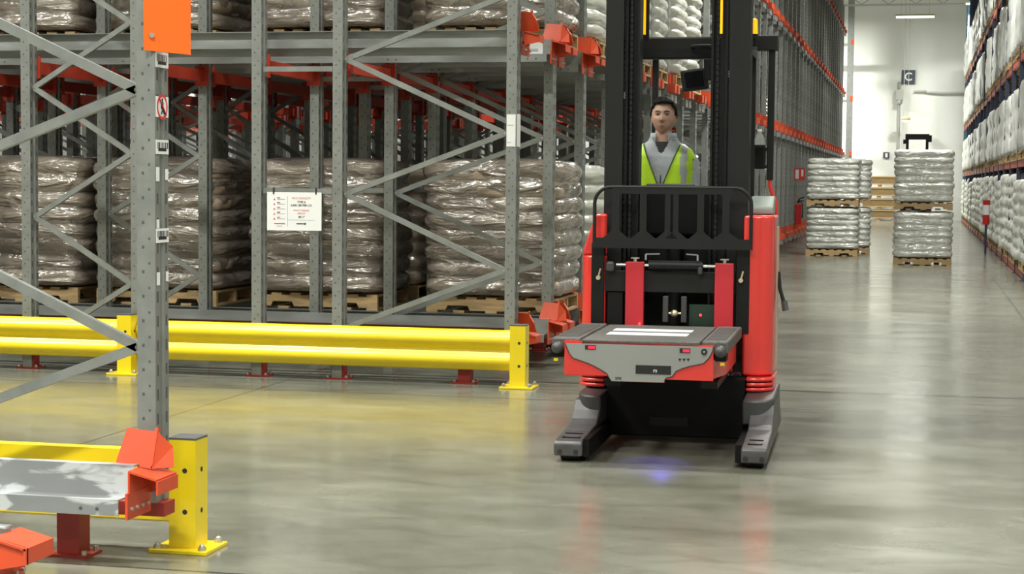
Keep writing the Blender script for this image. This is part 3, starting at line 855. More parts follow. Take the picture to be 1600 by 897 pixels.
# ------------------------------------------------------------------ back wall things
t = thing('aisle_sign', 'dark square sign with white letter C high on the back wall', 'sign', (-.655, 78.44, 5.79))
MB().box(-.28, .28, 0, .04, 0, .60).build('board', SIGN_D, t)
text('lettering', 'C', .48, WHITE, t, (0, -.003, .30), bold=True)
t = thing('wall_notice', 'small dark notice low on the back wall', 'sign', (-1.5, 78.44, 2.63))
MB().box(-.13, .13, 0, .03, 0, .26).build('board', SIGN_D, t); MB().box(-.05, .05, -.003, -.001, .04, .22).build('figure', WHITE, t)
t = thing('wall_conduit', 'grey conduit and box running down the back wall below the sign', 'conduit', (-1.0, 78.4, 0))
MB().cyl((0, 0, 2.6), (0, 0, 5.9), .05, seg=8).build('pipe', JOIST, t)
MB().box(-.16, .16, -.2, .04, 5.1, 5.55).build('junction_box', JOIST, t, bevel=.03)
MB().ball((0, -.2, 5.0), .12).build('camera_dome', INK_G, t)
t = thing('wall_pipe', 'horizontal grey pipe along the back wall right of the sign', 'pipe', (0, 78.4, 5.45))
MB().tube([(-.4, 0, .02), (.1, 0, .04), (.12, 0, -.02), (.8, 0, -.05), (1.8, 0, -.04)], .05).build('pipe', JOIST, t)
t = thing('wall_lamp', 'small bright lamp on rods hanging before the back wall', 'lamp', (-.72, 77.6, 4.3))
MB().ball((0, 0, 0), .2, .2, .11).build('lamp_shade', LAMPH, t)
MB().ball((0, 0, -.1), .15, .15, .05).build('lens', LAMPW, t)
for s in (-1, 1): MB().cyl((s * .09, 0, .08), (s * .09, 0, ZC - 4.3 - .02), .012, seg=6).build('hanging_rod', JOIST, t)
# end rack standing beyond the far cross aisle
t = thing('braced_upright', 'tall grey end frame with orange beams standing by the back wall', 'rack frame', (-3.02, 76.6, 0))
MB().box(-.13, .13, -.1, .1, 0, 9.3).build('upright', GALV, t); MB().box(-.47, -.33, -.1, .1, 0, 9.3).build('upright', GALV, t)
for z in (2.75, 5.06, 7.4):
    MB().box(.02, .14, -.13, -.1, z - .05, z + .14).build('end_stop', ORANGE, t); MB().box(-3.5, -.1, -.06, .06, z - .12, z).build('shelf_beam', GALV_L, t)
# extinguisher and its sign on the rack face
t = thing('fire_extinguisher', 'red fire extinguisher hanging on the receding rack face', 'fire extinguisher', (-2.90, 43.76, .56))
MB().cyl((0, 0, 0), (0, 0, .46), .085, seg=20).ball((0, 0, .46), .085, .085, .06).build('cylinder', EXT, t, smooth=40)
MB().cyl((0, 0, .5), (0, 0, .58), .03, seg=10).bar((0, 0, .6), (.14, -.04, .66), .03, .03).bar((0, 0, .58), (.13, -.04, .56), .03, .03).build('valve', INK, t)
MB().tube([(0, -.03, .57), (.1, -.08, .5), (.11, -.09, .3), (.1, -.09, .15)], .014).build('hose', RUBBER, t)
MB().box(-.05, -.005, -.02, .02, .60, .74).build('bracket', WOOD, t)
t = thing('extinguisher_sign', 'red and white sign above the fire extinguisher on the rack', 'sign', (-2.88, 43.76, 1.62))
MB().box(-.13, .13, -.01, .01, 0, .30).build('board', INK_R, t)
MB().box(-.10, -.02, -.013, -.0105, .04, .26).box(.04, .09, -.013, -.0105, .10, .26).build('pictogram', WHITE, t)

# ------------------------------------------------------------------ reach truck (local: u right, v back, w up)
TR = thing('reach_truck', 'red and black reach truck facing the camera in the aisle', 'reach truck', (-1.383, 9.78, 0), math.radians(1.5))
def part(b, name, m, smooth=None, bevel=0, parent=None):
    return b.build(name, m, parent or TR, smooth=smooth, bevel=bevel)
# outriggers
def outrigger(u0, u1, s):
    b = MB()
    prof = [(0.0, .035), (-.004, .105), (.012, .118), (.54, .148), (.60, .17), (.66, .215), (.72, .27), (1.35, .27), (1.6, .06), (.40, .05)]
    b.prism(prof, 0, u0, u1)
    o = part(b, 'outrigger', LEGM, bevel=.008)
    for v in (.10, .22):
        z = .118 + .057 * v
        MB().box(u0 + .03, u1 - .03, v, v + .012, z - .002, z + .005).build('grip_strip', BLACK_S, o)
    for u in (u0 + .035, u1 - .035):
        MB().box(u - .004, u + .004, .10, .14, .119, .129).build('grip_strip', BLACK_S, o)
    c = (u0 + u1) / 2
    for du in (-.045, .045): MB().cyl((c + du, -.008, .06), (c + du, .0, .06), .014, seg=10).build('front_bolt', INK, o)
    w = MB()
    for v in (.10, .28): w.cyl((c - .05, v, .052), (c + .05, v, .052), .052, seg=20)
    w.build('load_wheel', RUBBER, o, smooth=40)
    # black slab put in for the shade and wheel on the inner flank
    iu = u1 if s < 0 else u0
    MB().box(min(iu, iu - s * .035), max(iu, iu - s * .035), .04, 1.5, .03, .128).build('inner_flank_shade', BLACK, o)
outrigger(-.597, -.437, -1)
outrigger(.447, .588, 1)
# fenders and ribbed skirts
def rounded(u0, u1, v0, v1, r, left, n=8):
    """plan outline with the outer front corner rounded"""
    pts = []
    if left:
        for i in range(n + 1):
            a = PI + PI / 2 * i / n; pts.append((u0 + r + r * math.cos(a), v0 + r + r * math.sin(a)))
        pts += [(u1, v0), (u1, v1), (u0, v1)]
    else:
        pts += [(u0, v0)]
        for i in range(n + 1):
            a = -PI / 2 + PI / 2 * i / n; pts.append((u1 - r + r * math.cos(a), v0 + r + r * math.sin(a)))
        pts += [(u1, v1), (u0, v1)]
    return pts
for left, u0, u1 in ((True, -.655, -.44), (False, .372, .580)):
    b = MB()
    # fender: a mudguard whose lower edge sweeps down towards the inside
    fu0, fu1 = (-.580, -.432) if left else (.405, .586)
    P = rounded(fu0, fu1, .66, 1.9 if left else 1.40, .11, left, 12)
    b = MB(); n = len(P); lo = []
    for (u, v) in P:
        t = (u - fu0) / (fu1 - fu0)
        if left: z = .152 + .085 * (1 - min(1, t / .85)) ** 1.2
        else: z = .156
        lo.append(z)
    vs = [(u, v, z) for (u, v), z in zip(P, lo)] + [(u, v, .30 + .03 * min(1, max(0, (v - .66) / .3))) for (u, v) in P]
    b._new(vs, [(k, (k + 1) % n, n + (k + 1) % n, n + k) for k in range(n)] + [tuple(range(n, 2 * n)), tuple(range(n))[::-1]])
    part(b, 'fender', GREYT, smooth=40, bevel=.012)
    b = MB()
    for i in range(3):
        z = .318 + i * .03
        b.prism(rounded(u0 + .03 + .004 * (i % 2), u1 - .012 - .004 * (i % 2), .95, 2.1 if left else 1.42, .13, left), 2, z, z + .024)
    part(b, 'ribbed_skirt', REDT, smooth=40, bevel=.009)
    b = MB()
    if left:
        # upper outer corner is chamfered
        b.prism(rounded(u0 + .03, u1 - .03, 1.04, 1.7, .10, left), 2, .405, 1.12)
        pr = [(-.47, 1.12), (-.625, 1.12), (-.54, 1.375), (-.47, 1.375)]
        b.prism(pr, 1, 1.08, 1.7)
    else:
        b.prism(rounded(u0, .553, 1.04, 1.52, .10, left), 2, .405, 1.375)
    part(b, 'side_panel', REDT, smooth=40, bevel=.014)
# tan rear edge strip and hanging cable on the right flank
part(MB().box(.548, .560, 1.36, 1.53, .42, 1.30), 'edge_strip', mat('tan_edge_strip', (.55, .42, .32), .5))
part(MB().tube([(.562, 1.45, 1.02), (.572, 1.44, .92), (.59, 1.43, .86), (.605, 1.42, .82)], .012), 'side_cable', RUBBER)
part(MB().cyl((.60, 1.42, .84), (.612, 1.42, .78), .02, seg=8), 'cable_plug', DARKCAP)
# dark chassis, battery wall, compartment floor
part(MB().box(-.44, .372, 1.32, 1.66, .08, 1.22), 'chassis', BLACK, bevel=.01)
part(MB().box(-.5, .42, 1.72, 2.5, .10, .245).box(-.60, -.55, 1.7, 2.5, .2, 1.2).box(.46, .50, 1.7, 2.2, .2, 1.2), 'step_platform', BLACK)
part(MB().box(-.437, .40, .93, 1.32, .03, .40), 'front_apron', BLACK, bevel=.01)
part(MB().box(-.17, .06, .922, .932, .10, .15), 'apron_plate', BLACK_S)
part(MB().box(-.43, .36, 1.40, 1.50, 1.22, 1.53), 'console', BLACK, bevel=.03)
part(MB().box(-.27, .03, 1.41, 1.47, 1.53, 1.562), 'display', DARKCAP, bevel=.006)
part(MB().prism([(1.40, 1.376), (1.40, 1.42), (1.55, 1.49), (1.66, 1.49), (1.66, 1.376)], 0, .38, .525), 'side_console', PADGREY, bevel=.012)
# mast
def mast_side(s):
    if s < 0: o0, o1, i0, i1 = -.495, -.385, -.372, -.285
    else: o0, o1, i0, i1 = .262, .388, .15, .25
    nm = 'mast_channel'
    b = MB(); b.box(o0, o1, 1.12, 1.14, .12, 4.2); b.box(o0, o0 + .015, 1.14, 1.30, .12, 4.2).box(o1 - .015, o1, 1.14, 1.30, .12, 4.2)
    part(b, nm, BLACK_M)
    b = MB(); b.box(i0, i0 + .014, 1.14, 1.28, .12, 4.2).box(i1 - .014, i1, 1.14, 1.28, .12, 4.2).box(i0, i1, 1.19, 1.21, .12, 4.2)
    part(b, nm, BLACK_S)
    # lift chain: links
    for uc in ((i0 + i1) / 2 - .012, (o0 + o1) / 2 + (.066 if s < 0 else -.07)):
        b = MB(); z = 1.0
        while z < 3.4:
            b.box(uc - .008, uc + .008, 1.16, 1.178, z, z + .026); b.box(uc - .004, uc + .004, 1.164, 1.174, z + .026, z + .036); z += .036
        part(b, 'lift_chain', RUBBER)
    # white chain number
    text('lettering', '8', .06, GREYP, TR, ((o1 + .012 if s < 0 else o0 - .012), 1.155, 2.10 if s < 0 else 2.23))
mast_side(-1); mast_side(1)
for q in ((-.385, .262, 1.15, 1.28, 4.05, 4.2), (-.30, .16, 1.25, 1.30, .95, 1.20), (-.3, .16, 1.22, 1.30, .42, .52)): part(MB().box(*q), 'mast_crossmember', BLACK)
part(MB().cyl((-.06, 1.22, .3), (-.06, 1.22, 1.2), .05, seg=16), 'lift_cylinder', BLACK_S, smooth=40)
# pantograph / carriage
part(MB().box(-.494, .327, 1.045, 1.07, .90, 1.03), 'carriage_plate', BLACK_M, bevel=.004)
for q in ((-.555, -.475, 1.03, 1.09, .66, 1.20), (.328, .41, 1.03, 1.09, .66, 1.20), (-.46, -.36, 1.06, 1.12, .52, .9), (.33, .38, 1.095, 1.14, .52, .9)): part(MB().box(*q), 'carriage_side_bar', BLACK_S, bevel=.005)
part(MB().box(-.47, .33, 1.08, 1.12, .50, .60), 'carriage_lower_bar', BLACK_S)
for u in (-.508, .36): part(MB().cyl((u, 1.0, .985), (u, 1.05, .985), .014, seg=10).cyl((u, 1.015, .99), (u + .012, 1.02, 1.04), .006, seg=6), 'grease_fitting', BRASS)
part(MB().cyl((-.20, 1.02, 1.066), (.13, 1.02, 1.066), .031, seg=18), 'sideshift_cylinder', BLACK_S, smooth=40)
part(MB().cyl((-.40, 1.02, 1.066), (-.20, 1.02, 1.066), .011, seg=10).cyl((.13, 1.02, 1.066), (.27, 1.02, 1.066), .011, seg=10), 'cylinder_rod', CHROME, smooth=40)
part(MB().cb((-.435, 1.02, 1.055), (.05, .05, .06)).cb((.115, 1.02, 1.04), (.03, .07, .05)), 'cylinder_mount', GREYT, bevel=.012)
part(MB().bar((-.215, .99, 1.10), (-.215, .99, 1.135), .01, .01).bar((-.215, .99, 1.135), (-.13, .99, 1.138), .008, .008).bar((.10, .99, 1.10), (.10, .99, 1.135), .01, .01).bar((.10, .99, 1.135), (.03, .99, 1.138), .008, .008), 'hose_fitting', INK_G)
for u0, u1 in ((-.337, -.226), (.205, .317)):
    o = part(MB().box(u0, u1, .985, 1.035, .43, 1.087), 'fork', REDF, bevel=.004)
    MB().box(u0 + .01, u1 - .01, .08, .985, .43, .472).build('fork_blade', BLACK_S, o)
    c = (u0 + u1) / 2
    MB().cyl((c, 1.01, 1.087), (c, 1.01, 1.105), .012, seg=8).box(c - .025, c + .025, 1.0, 1.02, 1.105, 1.113).build('fork_pin', BOLT, o)
# centre latch between the forks
part(MB().box(-.112, -.078, 1.02, 1.06, .72, .88).box(.0, .034, 1.02, 1.06, .72, .88), 'latch_bracket', GREYT, bevel=.004)
part(MB().ball((-.04, 1.03, .775), .024, seg=14, ring=10).cyl((-.075, 1.03, .775), (.0, 1.03, .775), .008, seg=8), 'latch_ball', BRASS, smooth=60)
part(MB().box(.045, .20, 1.075, 1.085, .68, .83), 'guard_plate', GREENB)
part(MB().ball((.115, 1.066, .765), .008, seg=8, ring=6), 'indicator_light', LED)
# load backrest grille
def arc(c, r, a0, a1, n=8): return [(c[0] + r * math.cos(a0 + (a1 - a0) * i / n), .975, c[1] + r * math.sin(a0 + (a1 - a0) * i / n)) for i in range(n + 1)]
pts = [(-.53, .975, 1.17)] + arc((-.43, 1.44), .10, PI, PI / 2) + arc((.318, 1.44), .10, PI / 2, 0) + [(.418, .975, 1.17)]
bg = part(MB().tube(pts, .011), 'load_backrest', BLACK_M, smooth=60)
b = MB()
b.box(-.53, .418, .966, .984, 1.17, 1.232)
b.box(-.42, .31, .966, .984, 1.50, 1.545)
for u0, u1 in ((-.425, -.375), (-.252, -.211), (-.100, -.066), (-.050, -.018), (.095, .136), (.245, .288)):
    b.box(u0, u1, .966, .984, 1.232, 1.50)
    for s, uu in ((-1, u0), (1, u1)):
        b.prism([(uu, 1.232), (uu + s * .05, 1.232), (uu, 1.275)], 1, .966, .984)
b.build('grille_bars', BLACK_M, bg)
# crossbar, overhead guard
part(MB().box(-.40, .30, 1.68, 1.76, 2.36, 2.50), 'overhead_crossbar', BLACK_S, bevel=.01)
b = MB()
for u in (-.35, -.25, -.15, -.05, .05, .15, .25): b.box(u - .012, u + .012, 1.76, 2.55, 2.45, 2.48)
b.box(-.40, .33, 2.55, 2.62, 2.42, 2.50); b.box(.29, .33, 1.72, 2.6, 2.42, 2.5); b.box(-.42, -.38, 1.72, 2.6, 2.42, 2.5)
part(b, 'overhead_guard', BLACK_S)
part(MB().box(.463, .505, 1.68, 1.72, 1.59, 2.42).box(.39, .52, 1.66, 1.76, 2.41, 2.505).box(.29, .40, 1.68, 1.74, 2.42, 2.48), 'guard_pillar', BLACK_M, bevel=.006)
part(MB().tube([(.485, 1.70, 1.60), (.485, 1.70, 1.56), (.50, 1.70, 1.51), (.525, 1.70, 1.45), (.53, 1.70, 1.37)], .013), 'lower_grab_rail', REDT, smooth=60)
part(MB().box(-.52, -.48, 1.68, 1.72, 1.38, 2.45).box(-.5, -.4, 1.68, 1.74, 2.42, 2.48), 'guard_pillar', BLACK_M)
for u in (-.36, .31): part(MB().box(u - .02, u + .02, 2.55, 2.6, .24, 2.42), 'rear_pillar', BLACK_M)
# ring lamp and monitor under the crossbar
b = MB()
n = 28
ring = [(.045 + .065 * math.cos(2 * PI * i / n), 1.64 + .065 * math.sin(2 * PI * i / n), 2.435) for i in range(n + 1)]
b.tube(ring, .011); part(b, 'fan_ring', BLACK_M, smooth=60)
part(MB().cyl((.045, 1.64, 2.42), (.045, 1.64, 2.44), .025, seg=12).bar((.045, 1.64, 2.43), (.11, 1.70, 2.43), .012, .012).bar((-.02, 1.64, 2.435), (.11, 1.64, 2.435), .006, .006), 'fan_hub', BLACK_S)
part(MB().box(.06, .115, 1.62, 1.68, 2.22, 2.36), 'monitor_arm', BLACK_S, bevel=.008)
M = Matrix.Translation((.005, 1.62, 2.225)) @ Matrix.Rotation(math.radians(-8), 4, 'Y') @ Matrix.Rotation(math.radians(20), 4, 'Z')
mo = part(MB().box(-.085, .085, -.02, .03, -.07, .065, M), 'monitor', BLACK_M, bevel=.012)
MB().box(-.07, .05, -.023, -.019, -.05, .05, M).build('screen', GLOSSK, mo)
# amber beacons
def beacon(u, v, w0, w1, r, sh=False):
    o = part(MB().cyl((u, v, w0), (u, v, w1), r, r * .9, seg=16).ball((u, v, w1), r * .9, r * .9, r * .5), 'amber_light', AMBER, smooth=50)
    MB().cyl((u, v, w0 - .03), (u, v, w0), r * 1.1, seg=16).build('lamp_base', BLACK_S, o)
beacon(-.322, 1.5, 2.50, 2.98, .026)
beacon(.212, 1.09, 2.47, 2.98, .008)
beacon(.381, 1.5, 2.50, 2.585, .024)
for q in ((-.296, -.276, 1.49, 1.51, 2.46, 2.72), (.36, .40, 1.48, 1.66, 2.42, 2.47)): part(MB().box(*q), 'lamp_bracket', BLACK_S)
# clear screen behind the mast
part(MB().box(-.30, .16, 1.375, 1.379, 1.53, 2.40), 'clear_screen', PANE)
# bottle holder with cup
bh = part(MB().box(.385, .455, 1.66, 1.74, 1.66, 1.81).bar((.44, 1.70, 1.68), (.50, 1.70, 1.68), .03, .03).bar((.44, 1.70, 1.79), (.50, 1.70, 1.79), .03, .03), 'bottle_holder', BLACK_S, bevel=.012)
# hoses and pins under the carriage
part(MB().tube([(.12, .95, .47), (.2, .9, .445), (.3, .86, .43), (.38, .84, .435)], .012), 'hydraulic_hose', RUBBER)
part(MB().cyl((.26, .85, .437), (.31, .85, .434), .013, seg=10).cyl((.33, .85, .434), (.36, .85, .436), .011, seg=10), 'hose_coupling', CHROME)
part(MB().bar((-.315, .98, .40), (-.315, .98, .30), .006, .006).ball((-.315, .98, .40), .012, seg=8, ring=6).bar((.28, .98, .38), (.28, .98, .28), .006, .006).ball((.28, .98, .38), .012, seg=8, ring=6), 'safety_pin', BOLT)
TRM = Matrix.Translation(TR.location) @ Matrix.Rotation(TR.rotation_euler.z, 4, 'Z')
# blue floor warning lamp under the carriage
sp = bpy.data.lights.new('floor_spot', 'SPOT'); sp.energy = 26; sp.color = (.12, .10, 1.); sp.spot_size = math.radians(50); sp.spot_blend = .8; sp.shadow_soft_size = .02
so = bpy.data.objects.new('floor_spot', sp); COL.objects.link(so); so.parent = TR; so.location = (-.05, .55, .41); so.rotation_euler = (math.radians(-48), 0, 0)
part(MB().cyl((-.05, .555, .43), (-.05, .56, .475), .03, .025, seg=12), 'floor_spot_housing', BLACK_S)

# water bottle resting in the holder
def on_truck(o, p): o.location = TRM @ Vector(p); o.rotation_euler.z = TR.rotation_euler.z; return o
wb = thing('water_bottle', 'clear plastic water bottle in the holder on the truck pillar', 'bottle'); on_truck(wb, (.42, 1.615, 1.812))
MB().tube([(0, 0, .0), (0, 0, .03), (0, 0, .055), (0, 0, .075), (0, 0, .085)], [.032, .033, .026, .014, .013], seg=16).build('bottle_body', BOTTLE, wb, smooth=60)
MB().cyl((0, 0, .085), (0, 0, .10), .014, seg=12).build('cap', WHITE, wb)
MB().box(-.035, .035, -.035, .035, -.012, 0).build('bottle_foot', BLACK_S, wb)

# ------------------------------------------------------------------ pallet shuttle carried on the forks
SH = thing('pallet_shuttle', 'grey and red pallet shuttle carried on the truck forks', 'pallet shuttle'); on_truck(SH, (0, 0, 0))
def U(px, py): return (-.521 + (px - 883) * .003526, .698 - .00357 * (py - 532) + (px - 883) * 9.3e-5)
vf = -.10
body = [U(882, 533), U(1115, 541), U(1115, 595), U(1040, 593), U(1040, 598), U(956, 596), U(950, 587), U(882, 586)]
b = MB(); b.prism(body, 1, vf, vf + .03)
b.prism([(-.515, vf + .03), (.29, vf + .03), (.345, .22), (.345, .93), (-.515, .93)], 2, .50, .635); b.box(-.43, .22, vf + .03, .93, .635, .675)
b.build('hull', REDT, SH)
g = [U(*p) for p in ((883, 537), (890, 553), (896, 560), (908, 564), (920, 568), (931, 573), (940, 578), (950, 584), (953, 590), (957, 595.5), (1039, 597.5), (1040, 594), (1043, 590.5), (1052, 588), (1058, 580), (1068, 575.5), (1080, 572), (1100, 568), (1108, 560), (1112, 553), (1114.5, 547), (1114.5, 543))]
MB().prism(g, 1, vf - .006, vf).build('front_panel', GREYP, SH)
line = [(p[0], vf - .006, p[1]) for p in g[:10]]
MB().tube(line, .0025, 6).build('panel_edge', INK, SH); MB().tube([(p[0], vf - .006, p[1]) for p in g[11:]], .0025, 6).build('panel_edge', INK, SH)
def rect(b, x0, y0, x1, y1, d=.004):
    p, q = U(x0, y1), U(x1, y0); b.box(p[0], q[0], vf - .006 - d, vf - .0062, p[1], q[1]); return b
for x0, x1, y0, y1 in ((915, 932, 540, 546.5), (1063, 1079.5, 545, 551.5)):
    o = rect(MB(), x0, y0, x1, y1).build('display_window', GLOSSK, SH)
    b = MB(); rect(b, x0 + 5, y0 + 1.5, x1 - 1, y1 - 1.2, .0055).build('digits', DISP, o)
c = U(1101, 550)
o = MB().cyl((c[0], vf - .014, c[1]), (c[0], vf - .006, c[1]), .017, seg=20).build('key_switch', INK, SH); MB().cyl((c[0], vf - .017, c[1]), (c[0], vf - .014, c[1]), .006, seg=10).build('key_slot', BOLT, o)
b = MB()
for x in (1063.5, 1070, 1076.5):
    b.prism([U(x - 2.6, 560.5), U(x + 2.6, 560.5), U(x, 565.5)], 1, vf - .0075, vf - .0062)
b.build('arrow_marks', INK, SH)
o = rect(MB(), 995, 572, 1050, 584, .003).build('scanner_window', GLOSSK, SH)
p = U(1025.5, 580); text('lettering', 'F3', .022, WHITE, SH, (p[0], vf - .0095, p[1]), bold=True)
p = U(968, 592); text('lettering', 'SPR', .023, INK, SH, (p[0], vf - .0068, p[1] + .001), bold=True)
# deck
b = MB(); b.box(-.43, .22, vf + .0, .97, .675, .703); b.build('deck_plate', DECK, SH, bevel=.004)
for u0, u1 in ((-.60, -.44), (.23, .375)):
    b = MB(); b.box(u0, u1, vf + .03, .96, .64, .709)
    o = b.build('side_pad', DECK, SH, bevel=.01)
    b = MB()
    for i in range(14): b.box(u0 + .02, u1 - .02, vf + .10 + i * .06, vf + .13 + i * .06, .709, .713)
    b.build('tread_ribs', DECK, o)
for u, uu in ((-.565, -1), (.335, 1)):
    MB().ball((u, vf + .005, .655), .034, .04, .034, seg=16, ring=12).build('bumper_ball', GREYT, SH, smooth=60)
    MB().box(u - .03, u + .03, vf + .02, .05, .60, .64).build('wheel_box', BLACK, SH)
    MB().box(u - .012 + .01 * uu, u + .012 + .01 * uu, vf + .015, vf + .02, .578, .594).build('caution_sticker', YELLOW, SH)
# deck stripes at measured places
WST = mat('white_reflective_strip', (.82, .85, .88), .4)
for v0, v1, sk in ((.25, .42, 0), (.52, .67, 0)):
    MB().box(-.345, .115, v0, v1, .7035, .7055).build('white_strip', WST, SH)
MB().ball((-.245, .965, .712), .008, seg=8, ring=6).build('indicator_light', LED, SH)

# ------------------------------------------------------------------ operator
def head_point(d):
    x, y, z = d.x * .079, d.y * .098, d.z * .121
    t = max(0, -z / .118)
    x *= 1 - .30 * t ** 1.6
    if z > 0: x *= 1 + .03 * math.sin(PI * min(1, z / .1))
    if y > 0:
        y *= 1 - .10 * (1 - t)
        f = min(1, y / .05)
        g = lambda a, s: math.exp(-(a / s) ** 2)
        nz = max(0, min(1, (.022 - z) / .05)) * (1 if z > -.030 else max(0, 1 - (-.030 - z) / .010))
        y += f * (.027 * nz * g(x, .012 + .006 * nz))
        y -= f * .011 * g(abs(x) - .031, .016) * g(z - .013, .012)
        y += f * .006 * g(z - .033, .012) * g(x, .05)
        y += f * .006 * g(x, .022) * (g(z + .056, .006) + g(z + .069, .007))
        y -= f * .004 * g(x, .026) * g(z + .0625, .003)
        y += f * .008 * g(x, .02) * g(z + .102, .014)
        y += f * .004 * g(abs(x) - .045, .015) * g(z + .015, .015)
    return Vector((x, -y, z))       # face looks toward -y
def sph(seg, ring, fn, keep=None):
    b = MB(); v = []; idx = {}; f = []
    for i in range(ring + 1):
        t = PI * i / ring
        for k in range(seg):
            u = 2 * PI * k / seg
            v.append(Vector((math.sin(t) * math.cos(u), math.sin(t) * math.sin(u), math.cos(t))))
    for i in range(ring):
        for k in range(seg):
            q = (i * seg + k, (i + 1) * seg + k, (i + 1) * seg + (k + 1) % seg, i * seg + (k + 1) % seg)
            if keep is None or all(keep(v[j]) for j in q): f.append(q)
    b._new([fn(d) for d in v], f)
    bmesh.ops.remove_doubles(b.bm, verts=b.bm.verts[:], dist=1e-5)
    loose = [w for w in b.bm.verts if not w.link_faces]
    bmesh.ops.delete(b.bm, geom=loose, context='VERTS')
    return b
HC = Vector((0, 0, 1.735))          # head centre above the soles; total height 1.85
HT = Matrix.Translation(HC) @ Matrix.Rotation(math.radians(-4), 4, 'X')
def skin_mesh(chain, edges, radii):
    me = bpy.data.meshes.new('tmp'); me.from_pydata(chain, edges, [])
    o = bpy.data.objects.new('tmp', me); COL.objects.link(o)
    mod = o.modifiers.new('s', 'SKIN')
    for i, r in enumerate(radii):
        me.skin_vertices[0].data[i].radius = r if isinstance(r, tuple) else (r, r)
    me.skin_vertices[0].data[0].use_root = True
    ss = o.modifiers.new('d', 'SUBSURF'); ss.levels = 2
    dg = bpy.context.evaluated_depsgraph_get(); dg.update()
    res = bpy.data.meshes.new_from_object(o.evaluated_get(dg))
    bpy.data.objects.remove(o)
    return res
pts = [(0, 0, .95), (0, 0, 1.15), (0, 0, 1.33), (0, .0, 1.46), (0, .005, 1.54), (0, 0, 1.64), (0, -.0, 1.70)]
rad = [(.15, .11), (.14, .10), (.16, .11), (.15, .10), (.075, .07), (.058, .06), (.055, .06)]
ed = [(i, i + 1) for i in range(6)]
def add(p, r, frm):
    pts.append(p); rad.append(r); ed.append((frm, len(pts) - 1)); return len(pts) - 1
for s in (-1, 1):
    a = add((s * .155, .0, 1.465), .048, 3); a = add((s * .198, -.025, 1.22), .038, a); a = add((s * .17, -.20, 1.13), .034, a); w = add((s * .15, -.27, 1.14), (.032, .022), a)
    pm = add((s * .145, -.32, 1.145), (.036, .018), w)
    for j, (dx, ln) in enumerate(((-.027, .034), (-.009, .042), (.009, .039), (.027, .031))):
        k = add((s * .145 + dx, -.36, 1.142), .009, pm); k = add((s * .145 + dx, -.36 - ln * .7, 1.125), .0085, k); add((s * .145 + dx, -.36 - ln, 1.10), .007, k)
    th = add((s * .145 - s * .04, -.295, 1.135), .010, w); add((s * .145 - s * .055, -.325, 1.115), .008, th)
    h = add((s * .09, .0, .88), .085, 0); kn = add((s * .10, -.02, .48), .055, h); an = add((s * .105, .01, .09), .038, kn); add((s * .115, -.14, .04), (.042, .03), an)
bd = skin_mesh(pts, ed, rad)
hb = sph(56, 44, lambda d: HT @ head_point(d))
bm = hb.bm; bm.from_mesh(bd)
for s in (-1, 1):                     # ears
    hb.ball(HT @ Vector((s * .078, .012, -.002)), .011, .018, .031, seg=12, ring=8)
PE = hb.build('person', SKIN, None, smooth=179)
rm = PE.modifiers.new('r', 'REMESH'); rm.mode = 'VOXEL'; rm.voxel_size = .005; rm.use_smooth_shade = True
tag(PE, 'dark-haired person in lime hi-vis vest standing behind the truck mast', 'person')
on_truck(PE, (-.232, 1.98, .262))
def pp(b, name, m, smooth=179, parent=None): return b.build(name, m, parent or PE, smooth=smooth)
# hair
def hair_keep(d):
    front = -(-d.y)
    z = d.z
    if d.y > .55: return z > .60 + .10 * abs(d.x)
    if d.y > .05: return z > .26 + .42 * max(0, (d.y - .05)) or (abs(d.x) > .80 and z > .02 and d.y < .32)
    return z > -.12
def hair_fn(d):
    p = head_point(d); n = Vector((p.x / .075 ** 2, p.y / .096 ** 2, p.z / .118 ** 2)).normalized()
    th = .010 + .010 * max(0, d.z) + .004 * noise.noise(d * 9) + (.006 if d.y > .3 and d.z > .6 else 0)
    return HT @ (p + n * th)
hb = sph(48, 40, hair_fn, hair_keep)
ho = pp(hb, 'hair', HAIR); so_ = ho.modifiers.new('s', 'SOLIDIFY'); so_.thickness = .014; so_.offset = -1
for s in (-1, 1):
    e = pp(MB().ball(HT @ Vector((s * .031, -.077, .0125)), .0125, .008, .0055, seg=14, ring=8), 'eye', EYEW)
    MB().ball(HT @ Vector((s * .031, -.0815, .0122)), .0055, .004, .005, seg=10, ring=6).build('iris', EYE, e)
    pp(MB().tube([HT @ Vector((s * .012, -.094, .028)), HT @ Vector((s * .028, -.0935, .033)), HT @ Vector((s * .048, -.082, .029))], [.003, .0042, .0028], 6), 'eyebrow', HAIR)
    pp(MB().tube([HT @ Vector((s * .018, -.083, .0175)), HT @ Vector((s * .031, -.0865, .0205)), HT @ Vector((s * .045, -.081, .017))], [.002, .003, .002], 6), 'eyelid', LIP)
pp(MB().tube([HT @ Vector((-.024, -.0865, -.0622)), HT @ Vector((0, -.0955, -.0612)), HT @ Vector((.024, -.0865, -.0622))], [.003, .0062, .003], 8), 'lips', LIP)
